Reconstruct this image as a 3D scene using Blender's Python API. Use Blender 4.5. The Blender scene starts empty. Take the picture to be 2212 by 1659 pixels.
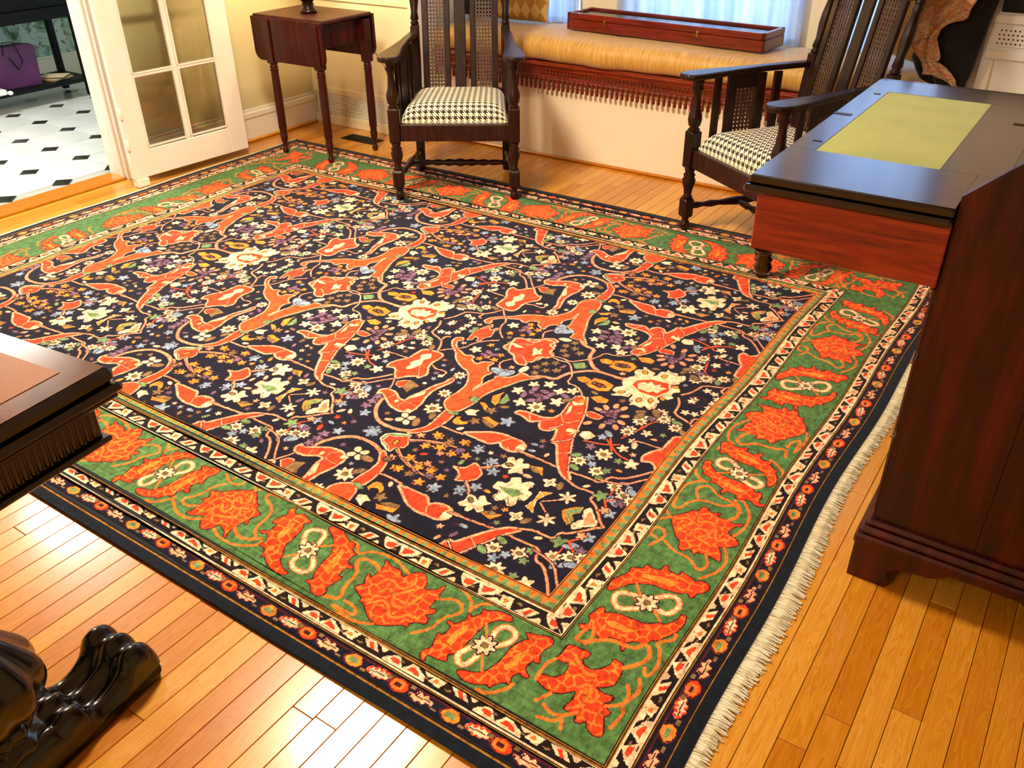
import bpy, bmesh, math, random
import numpy as np
from mathutils import Vector, Matrix
random.seed(7); rng = np.random.default_rng(7)
SC = bpy.context.scene; COL = SC.collection

# ---------------------------------------------------------------- camera
H_CAM = 1.5
yaw, pitch, roll = math.radians(-34.33027), math.radians(31.58774), math.radians(-0.63971)
fw = Vector((math.sin(yaw)*math.cos(pitch), math.cos(yaw)*math.cos(pitch), -math.sin(pitch)))
rt0 = Vector((math.cos(yaw), -math.sin(yaw), 0)); up0 = rt0.cross(fw)
rt = math.cos(roll)*rt0 + math.sin(roll)*up0; up = -math.sin(roll)*rt0 + math.cos(roll)*up0
cd = bpy.data.cameras.new('camera'); cam = bpy.data.objects.new('camera', cd); COL.objects.link(cam)
cam.matrix_world = Matrix(((rt.x, up.x, -fw.x, 0), (rt.y, up.y, -fw.y, 0), (rt.z, up.z, -fw.z, H_CAM), (0, 0, 0, 1)))
cd.sensor_width = 36; cd.sensor_fit = 'HORIZONTAL'; cd.lens = 36*1865.77/2212; cd.clip_start = .05; cd.clip_end = 60
SC.camera = cam

# ---------------------------------------------------------------- exposure, world, lights
SC.view_settings.view_transform = 'Standard'; SC.view_settings.look = 'None'
SC.view_settings.gamma = 1; SC.view_settings.use_curve_mapping = False
SC.view_settings.exposure = 0.55
SC.cycles.use_denoising = True
SC.cycles.use_adaptive_sampling = True; SC.cycles.adaptive_threshold = .03; SC.cycles.max_bounces = 6; SC.cycles.diffuse_bounces = 3; SC.cycles.glossy_bounces = 3; SC.cycles.transmission_bounces = 6; SC.cycles.transparent_max_bounces = 8
SC.cycles.sample_clamp_indirect = 6; SC.cycles.caustics_reflective = False; SC.cycles.caustics_refractive = False
W = bpy.data.worlds.new('daylight'); SC.world = W; W.use_nodes = True
bg = W.node_tree.nodes['Background']; bg.inputs[0].default_value = (.40, .62, 1.0, 1); bg.inputs[1].default_value = 2.7

def area(name, loc, tgt, size, power, color, size_y=None, spread=None):
    l = bpy.data.lights.new(name, 'AREA'); l.energy = power; l.color = color; l.size = size
    if size_y: l.shape = 'RECTANGLE'; l.size_y = size_y
    if spread: l.spread = spread
    o = bpy.data.objects.new(name, l); COL.objects.link(o); o.location = loc
    o.rotation_euler = (Vector(tgt)-Vector(loc)).to_track_quat('-Z', 'Y').to_euler(); return o
WARM = (1.0, .83, .60)
area('ceiling_lamp_light', (-2.3, 1.9, 2.38), (-2.3, 1.9, 0), .45, 86, WARM)
area('rear_fill_light', (-1.5, -1.9, 2.38), (-1.5, -.6, 0), .9, 48, WARM)  # unseen fill added behind the camera to light the near-left floor
area('window_daylight', (-1.9, 4.95, 1.45), (-1.9, 3.0, .9), 1.0, 20, (.50, .70, 1.0), 1.3)
area('window_daylight_left', (-3.05, 4.95, 1.45), (-3.0, 3.0, .9), .7, 9, (.55, .74, 1.0), 1.3)
area('window_daylight_right', (-.93, 4.95, 1.45), (-.9, 3.0, .9), .5, 8, (.55, .74, 1.0), 1.3)
area('hall_ceiling_light', (-5.1, 2.15, 2.36), (-5.1, 2.15, 0), .55, 50, (1.0, .93, .82))
area('hall_daylight', (-6.2, .6, 1.6), (-5.6, 3.0, .3), 1.0, 17, (.66, .84, 1.0), 1.4)

# ---------------------------------------------------------------- helpers
def lin(h):
    c = [int(h[i:i+2], 16)/255 for i in (0, 2, 4)]
    return tuple((v/12.92 if v <= .04045 else ((v+.055)/1.055)**2.4) for v in c)+(1,)
def new_mat(name, rough=.5, metal=0, coat=0, spec=.5, sheen=0, trans=0):
    m = bpy.data.materials.new(name); m.use_nodes = True; b = m.node_tree.nodes['Principled BSDF']
    b.inputs['Roughness'].default_value = rough; b.inputs['Metallic'].default_value = metal
    b.inputs['Coat Weight'].default_value = coat; b.inputs['Coat Roughness'].default_value = .12
    b.inputs['Specular IOR Level'].default_value = spec; b.inputs['Sheen Weight'].default_value = sheen
    b.inputs['Transmission Weight'].default_value = trans
    return m, m.node_tree, b
def N(nt, t, **kw):
    n = nt.nodes.new(t)
    for k, v in kw.items():
        if k.startswith('i_'): n.inputs[int(k[2:])].default_value = v
        else: setattr(n, k, v)
    return n
def math_n(nt, op, a, b=None, c=None):
    n = nt.nodes.new('ShaderNodeMath'); n.operation = op
    for i, v in enumerate((a, b, c)):
        if v is None: continue
        if isinstance(v, (int, float)): n.inputs[i].default_value = v
        else: nt.links.new(v, n.inputs[i])
    return n.outputs[0]
def ramp(nt, fac, stops, interp='LINEAR'):
    r = nt.nodes.new('ShaderNodeValToRGB'); r.color_ramp.interpolation = interp
    e = r.color_ramp.elements
    while len(e) < len(stops): e.new(.5)
    for k, (p, c) in enumerate(stops): e[k].position = p; e[k].color = lin(c)
    nt.links.new(fac, r.inputs[0]); return r.outputs[0]
def coords(nt, kind='Object', scale=(1, 1, 1), rot=(0, 0, 0)):
    if kind == 'World': s = nt.nodes.new('ShaderNodeNewGeometry').outputs['Position']
    else: s = nt.nodes.new('ShaderNodeTexCoord').outputs[kind]
    mp = nt.nodes.new('ShaderNodeMapping'); mp.inputs['Scale'].default_value = scale; mp.inputs['Rotation'].default_value = rot
    nt.links.new(s, mp.inputs[0]); return mp.outputs[0]
def noise(nt, vec, scale, detail=3, rough=.5, dist=0):
    n = nt.nodes.new('ShaderNodeTexNoise'); n.inputs['Scale'].default_value = scale; n.inputs['Detail'].default_value = detail
    n.inputs['Roughness'].default_value = rough; n.inputs['Distortion'].default_value = dist
    nt.links.new(vec, n.inputs['Vector']); return n.outputs['Fac']
def bump(nt, b, h, strength, dist=.002):
    n = nt.nodes.new('ShaderNodeBump'); n.inputs['Strength'].default_value = strength; n.inputs['Distance'].default_value = dist
    nt.links.new(h, n.inputs['Height']); nt.links.new(n.outputs[0], b.inputs['Normal'])
def plain(name, hexa, hexb=None, rough=.5, scale=6, metal=0, coat=0, sheen=0, bmp=0, bscale=200, spec=.5):
    m, nt, b = new_mat(name, rough, metal, coat, spec, sheen)
    v = coords(nt)
    nt.links.new(ramp(nt, noise(nt, v, scale), [(.35, hexa), (.65, hexb or hexa)]), b.inputs['Base Color'])
    if bmp: bump(nt, b, noise(nt, v, bscale, 2), bmp)
    return m
def wood(name, dark, mid, light, rough=.3, stretch=(12, 12, 1), coat=.4, scale=4, kind='Object', bmp=.08, spec=.5):
    m, nt, b = new_mat(name, rough, 0, coat, spec)
    v = coords(nt, kind, stretch)
    n1 = noise(nt, v, scale, 5, .6, .6)
    nt.links.new(ramp(nt, n1, [(.3, dark), (.5, mid), (.72, light)]), b.inputs['Base Color'])
    bump(nt, b, n1, bmp, .001)
    return m

class MB:
    """collects geometry for one mesh"""
    def __init__(s): s.v = []; s.f = []; s.sm = []
    def add(s, v, f, smooth=False):
        o = len(s.v); s.v += [tuple(p) for p in v]; s.f += [tuple(i+o for i in q) for q in f]; s.sm += [smooth]*len(f); return s
    def box(s, x0, x1, y0, y1, z0, z1, rot=0, c=None, bev=0):
        if bev:
            b = min(bev, (x1-x0)*.45, (y1-y0)*.45, (z1-z0)*.45)
            vs = []; 
            for z, k in ((z0, b), (z0+b, 0), (z1-b, 0), (z1, b)):
                X0, X1, Y0, Y1 = x0+k, x1-k, y0+k, y1-k; d = b if k == 0 else 0
                vs += [(X0+d, Y0, z), (X1-d, Y0, z), (X1, Y0+d, z), (X1, Y1-d, z), (X1-d, Y1, z), (X0+d, Y1, z), (X0, Y1-d, z), (X0, Y0+d, z)] if k == 0 else \
                      [(X0, Y0, z), (X1, Y0, z), (X1, Y0, z), (X1, Y1, z), (X1, Y1, z), (X0, Y1, z), (X0, Y1, z), (X0, Y0, z)]
            fs = [tuple(range(7, -1, -1)), tuple(range(24, 32))]
            for r in range(3):
                for i in range(8): j = (i+1) % 8; fs.append((r*8+i, r*8+j, r*8+8+j, r*8+8+i))
        else:
            vs = [(x, y, z) for z in (z0, z1) for x, y in ((x0, y0), (x1, y0), (x1, y1), (x0, y1))]
            fs = [(3, 2, 1, 0), (4, 5, 6, 7), (0, 1, 5, 4), (1, 2, 6, 5), (2, 3, 7, 6), (3, 0, 4, 7)]
        if rot:
            cx, cy = c or ((x0+x1)/2, (y0+y1)/2); cs, sn = math.cos(rot), math.sin(rot)
            vs = [(cx+(x-cx)*cs-(y-cy)*sn, cy+(x-cx)*sn+(y-cy)*cs, z) for x, y, z in vs]
        return s.add(vs, fs)
    def prism(s, poly, z0, z1, axis='z'):
        n = len(poly)
        def P(a, b, h): return {'z': (a, b, h), 'y': (a, h, b), 'x': (h, a, b)}[axis]
        vs = [P(a, b, z0) for a, b in poly]+[P(a, b, z1) for a, b in poly]
        fs = [tuple(range(n-1, -1, -1)), tuple(range(n, 2*n))]+[(i, (i+1) % n, n+(i+1) % n, n+i) for i in range(n)]
        return s.add(vs, fs)
    def lathe(s, prof, x=0, y=0, seg=16, mat=None, flute=0, nf=0):
        vs = []; n = len(prof)
        for z, r in prof:
            for k in range(seg):
                a = 2*math.pi*k/seg; rr = r*(1-flute*(.5+.5*math.cos(nf*a))) if flute else r
                p = Vector((rr*math.cos(a), rr*math.sin(a), z))
                if mat: p = mat @ p
                vs.append((p.x+x, p.y+y, p.z))
        fs = [(i*seg+k, i*seg+(k+1) % seg, (i+1)*seg+(k+1) % seg, (i+1)*seg+k) for i in range(n-1) for k in range(seg)]
        s.add(vs, fs, True)
        s.add(vs[:seg], [tuple(range(seg-1, -1, -1))]); s.add(vs[-seg:], [tuple(range(seg))]); return s
    def tube(s, pts, r, seg=8):
        pts = [Vector(p) for p in pts]; rs = r if isinstance(r, (list, tuple)) else [r]*len(pts); vs = []
        for i, p in enumerate(pts):
            t = (pts[min(i+1, len(pts)-1)]-pts[max(i-1, 0)]).normalized()
            u = t.cross(Vector((0, 0, 1)) if abs(t.z) < .9 else Vector((1, 0, 0))).normalized(); w = t.cross(u)
            vs += [p+rs[i]*(math.cos(2*math.pi*k/seg)*u+math.sin(2*math.pi*k/seg)*w) for k in range(seg)]
        fs = [(i*seg+k, i*seg+(k+1) % seg, (i+1)*seg+(k+1) % seg, (i+1)*seg+k) for i in range(len(pts)-1) for k in range(seg)]
        s.add(vs, fs, True); s.add(vs[:seg], [tuple(range(seg))]); s.add(vs[-seg:], [tuple(range(seg-1, -1, -1))]); return s
    def warp(s, fn): s.v = [tuple(fn(*p)) for p in s.v]; return s
    def mesh(s, name, mat):
        me = bpy.data.meshes.new(name); me.from_pydata(s.v, [], s.f); me.polygons.foreach_set('use_smooth', s.sm)
        if mat: me.materials.append(mat)
        bm = bmesh.new(); bm.from_mesh(me); bmesh.ops.remove_doubles(bm, verts=bm.verts, dist=1e-6); bmesh.ops.recalc_face_normals(bm, faces=bm.faces)
        bm.to_mesh(me); bm.free(); return me
    def build(s, name, mat, parent=None, label=None, loc=None, **kw):
        return link(name, s.mesh(name, mat), parent, label, loc, **kw)
def link(name, me, parent=None, label=None, loc=None, **kw):
    o = bpy.data.objects.new(name, me); COL.objects.link(o)
    if parent: o.parent = parent
    if loc: o.location = loc
    if label: o['label'] = label
    for k, v in kw.items(): o[k] = v
    return o
def thing(name, label, cat, loc=(0, 0, 0), rz=0, group=None):
    o = bpy.data.objects.new(name, None); COL.objects.link(o); o.location = loc; o.rotation_euler = (0, 0, rz)
    o.empty_display_size = .1; o['label'] = label; o['category'] = cat
    if group: o['group'] = group
    return o
def copy_tree(o, parent=None):
    kids = list(o.children); c = o.copy(); COL.objects.link(c); c.parent = parent
    for k in kids: copy_tree(k, c)
    return c
def struct(mb, name, mat, label=None): return mb.build(name, mat, None, label, kind='structure')

# ---------------------------------------------------------------- materials
M = {}
M['wall'] = plain('yellow_wall_paint', 'D2C897', 'D8CEA2', .6, 2)
M['white'] = plain('white_gloss_paint', 'F0E9DA', 'F5EFE2', .35, 3, coat=.2)
M['seatwhite'] = plain('cream_panel_paint', 'F3E6CB', 'F6EAD2', .45, 3)
M['ceil'] = plain('ceiling_paint', 'F4EEE0', 'F4EEE0', .8)
M['wallpaper'] = None
M['chair'] = wood('dark_stained_oak', '120603', '220D06', '36170B', .36, (10, 10, 1.5), .08, 6, spec=.3)
M['mahog'] = wood('dark_mahogany', '1C0503', '380B05', '561608', .4, (9, 9, .9), .12, 3, spec=.35)
M['redwood'] = wood('red_brown_veneer', '5E1206', '8E240C', 'AE3A18', .42, (1.2, 1.2, 14), .2, 5)
M['edge'] = wood('ebonised_moulding', '080302', '120805', '1E0E08', .2, (3, 12, 12), .6, 4)
M['tabledark'] = wood('near_black_walnut', '050202', '0B0504', '160A06', .24, (8, 1, 8), .4, 4)
M['casewood'] = wood('red_mahogany_case', '4A0F05', '6E1A0A', '8A2A12', .3, (1, 10, 10), .4, 4)
M['railwood'] = wood('carved_red_rail_wood', '5A1608', '7C260E', '9A3A18', .35, (1, 10, 10), .3, 5)
M['felt'] = plain('yellow_green_baize', '98A21E', 'A8B02A', .95, 7, sheen=.4, bmp=.3, bscale=900)
M['brass'] = plain('aged_brass', 'B58A45', 'D4AE68', .3, 30, metal=1)
M['iron'] = plain('dark_iron', '1C1A18', '2A2723', .5, 20, metal=.6)
M['bronze'] = plain('dark_bronze', '20110A', '3A2214', .25, 12, metal=.5)
M['cane'] = plain('woven_cane', '3A2412', '4C321A', .5, 40)
M['glass'] = None
def mk_glass():
    m = bpy.data.materials.new('clear_glass'); m.use_nodes = True; nt = m.node_tree; nt.nodes.clear()
    o = nt.nodes.new('ShaderNodeOutputMaterial'); t = nt.nodes.new('ShaderNodeBsdfTransparent'); t.inputs[0].default_value = (.97, .98, .95, 1)
    g = nt.nodes.new('ShaderNodeBsdfGlossy'); g.inputs['Roughness'].default_value = .02; f = nt.nodes.new('ShaderNodeFresnel'); f.inputs[0].default_value = 1.45
    x = nt.nodes.new('ShaderNodeMixShader'); nt.links.new(f.outputs[0], x.inputs[0]); nt.links.new(t.outputs[0], x.inputs[1]); nt.links.new(g.outputs[0], x.inputs[2]); nt.links.new(x.outputs[0], o.inputs[0]); return m
M['glass'] = mk_glass()
def mk_gold(name='gold_silk', harl=False):
    m, nt, b = new_mat(name, .5, sheen=.35)
    v = coords(nt, 'Object', (34, 3, 1.5) if not harl else (1, 1, 1))
    if harl:
        v = coords(nt, 'Object', (34, 22, 1), (0, 0, 0)); 
        sx = nt.nodes.new('ShaderNodeSeparateXYZ'); nt.links.new(v, sx.inputs[0])
        a = math_n(nt, 'ADD', sx.outputs[0], sx.outputs[1]); c = math_n(nt, 'SUBTRACT', sx.outputs[0], sx.outputs[1])
        fa = math_n(nt, 'FLOOR', math_n(nt, 'MULTIPLY', a, .5)); fc = math_n(nt, 'FLOOR', math_n(nt, 'MULTIPLY', c, .5))
        md = math_n(nt, 'MODULO', math_n(nt, 'ABSOLUTE', math_n(nt, 'ADD', fa, fc)), 2.0)
        nt.links.new(ramp(nt, md, [(.4, 'B9882A'), (.6, 'E2C67C')]), b.inputs['Base Color'])
    else:
        n = noise(nt, v, 5, 4, .6); nt.links.new(ramp(nt, n, [(.3, 'B07C2A'), (.55, 'D0A044'), (.75, 'E0BC6C')]), b.inputs['Base Color']); bump(nt, b, n, .35, .003)
    return m
M['gold'] = mk_gold(); M['harl'] = mk_gold('harlequin_silk', True)
def mk_hound():
    m, nt, b = new_mat('houndstooth_wool', .85, sheen=.2)
    uv = nt.nodes.new('ShaderNodeAttribute'); uv.attribute_name = 'weave'
    sx = nt.nodes.new('ShaderNodeSeparateXYZ'); nt.links.new(uv.outputs['Vector'], sx.inputs[0])
    P = 1/.029
    x = math_n(nt, 'MULTIPLY', sx.outputs[0], P); y = math_n(nt, 'MULTIPLY', sx.outputs[1], P)
    fx = math_n(nt, 'LESS_THAN', math_n(nt, 'FRACT', x), .5); fy = math_n(nt, 'LESS_THAN', math_n(nt, 'FRACT', y), .5)
    same = math_n(nt, 'COMPARE', fx, fy, .1)
    st = math_n(nt, 'LESS_THAN', math_n(nt, 'FRACT', math_n(nt, 'MULTIPLY', math_n(nt, 'ADD', x, y), 2.0)), .5)
    r = math_n(nt, 'ADD', math_n(nt, 'MULTIPLY', same, fx), math_n(nt, 'MULTIPLY', math_n(nt, 'SUBTRACT', 1.0, same), st))
    nt.links.new(ramp(nt, r, [(.45, 'F2E6C6'), (.55, '2E1C0A')]), b.inputs['Base Color'])
    return m
M['hound'] = mk_hound()
def mk_curtain():
    m = bpy.data.materials.new('sheer_voile'); m.use_nodes = True; nt = m.node_tree; nt.nodes.clear()
    out = nt.nodes.new('ShaderNodeOutputMaterial'); t = nt.nodes.new('ShaderNodeBsdfTranslucent'); d = nt.nodes.new('ShaderNodeBsdfDiffuse'); tr = nt.nodes.new('ShaderNodeBsdfTransparent')
    v = coords(nt, 'World', (6, 6, .6)); n = noise(nt, v, 3, 3)
    c = ramp(nt, n, [(.3, 'A9BEE6'), (.7, 'E6EEFF')]); nt.links.new(c, t.inputs[0]); nt.links.new(c, d.inputs[0])  # blue daylight tint and fold shading painted into the voile colour
    a = nt.nodes.new('ShaderNodeMixShader'); a.inputs[0].default_value = .3; nt.links.new(t.outputs[0], a.inputs[1]); nt.links.new(d.outputs[0], a.inputs[2])
    e = nt.nodes.new('ShaderNodeMixShader'); e.inputs[0].default_value = .06; nt.links.new(a.outputs[0], e.inputs[1]); nt.links.new(tr.outputs[0], e.inputs[2])
    nt.links.new(e.outputs[0], out.inputs[0]); return m
M['curtain'] = mk_curtain()
def mk_paper():
    m, nt, b = new_mat('hall_wallpaper', .8)
    v = coords(nt, 'World', (1, 1, 1)); n1 = noise(nt, v, 5, 6, .7, 1.2); n2 = noise(nt, v, 14, 3, .6, .5)
    c1 = ramp(nt, n1, [(.50, 'C2D6D4'), (.58, '6E9A80'), (.70, '2C4E3C')]); c2 = ramp(nt, n2, [(.62, '000000'), (.68, 'FFFFFF')])
    mx = nt.nodes.new('ShaderNodeMix'); mx.data_type = 'RGBA'; nt.links.new(c2, mx.inputs[0]); nt.links.new(c1, mx.inputs[6]); mx.inputs[7].default_value = lin('8C6A3C')
    nt.links.new(mx.outputs[2], b.inputs['Base Color']); return m
M['wallpaper'] = mk_paper()
def mk_floor():
    m, nt, b = new_mat('oak_strip_floor', .27, coat=.35)
    g = nt.nodes.new('ShaderNodeNewGeometry'); oi = nt.nodes.new('ShaderNodeObjectInfo')
    rnd = math_n(nt, 'FRACT', math_n(nt, 'ADD', g.outputs['Random Per Island'], math_n(nt, 'MULTIPLY', oi.outputs['Random'], 7.31)))
    cx = nt.nodes.new('ShaderNodeCombineXYZ'); nt.links.new(math_n(nt, 'MULTIPLY', rnd, 37.0), cx.inputs[0]); nt.links.new(math_n(nt, 'MULTIPLY', rnd, 91.0), cx.inputs[1])
    ad = nt.nodes.new('ShaderNodeVectorMath'); ad.operation = 'ADD'; nt.links.new(g.outputs['Position'], ad.inputs[0]); nt.links.new(cx.outputs[0], ad.inputs[1])
    mp = nt.nodes.new('ShaderNodeMapping'); mp.inputs['Scale'].default_value = (16, 1.3, 1); nt.links.new(ad.outputs[0], mp.inputs[0])
    n1 = noise(nt, mp.outputs[0], 2.0, 3, .55, 1.2)
    rings = math_n(nt, 'FRACT', math_n(nt, 'MULTIPLY', n1, 9.0))
    mp2 = nt.nodes.new('ShaderNodeMapping'); mp2.inputs['Scale'].default_value = (220, 5, 1); nt.links.new(ad.outputs[0], mp2.inputs[0])
    n2 = noise(nt, mp2.outputs[0], 1.0, 3, .6)
    f = math_n(nt, 'ADD', math_n(nt, 'MULTIPLY', rings, .26), math_n(nt, 'ADD', math_n(nt, 'MULTIPLY', n2, .26), math_n(nt, 'MULTIPLY', rnd, .46)))
    nt.links.new(ramp(nt, f, [(.12, 'B2640E'), (.38, 'C47A18'), (.6, 'D28D28'), (.85, 'E0A342')]), b.inputs['Base Color'])
    bump(nt, b, n2, .05, .0005); return m
M['floor'] = mk_floor()
M['tile'] = plain('white_marble_tile', 'D6DBD9', 'E8ECEA', .18, 3)
M['dot'] = plain('black_marble_dot', '1E211C', '35382F', .18, 5)
M['grout'] = plain('grey_grout', '9AA09C', 'A8ADA8', .8)
M['purple'] = plain('purple_paper', '3C1244', '501A58', .6, 8)
M['black'] = plain('black_lacquer', '040404', '070807', .5, 4, spec=.2)
M['darkcloth'] = plain('midnight_wool', '04060C', '090D18', .9, 6, sheen=.2)
def mk_paisley():
    m, nt, b = new_mat('paisley_scarf_silk', .6, sheen=.3)
    n = noise(nt, coords(nt, 'Object', (5, 5, 14)), 3.5, 3, .6, 1.6)
    nt.links.new(ramp(nt, n, [(.28, '3A2A20'), (.38, 'B88A54'), (.48, 'D8BC8C'), (.56, 'C23A1C'), (.62, 'DCB488'), (.78, '5A5048')]), b.inputs['Base Color']); return m
M['paisley'] = mk_paisley()
M['bluesheet'] = plain('display_lining', 'C9B99A', 'D8C8A8', .7, 4)
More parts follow.
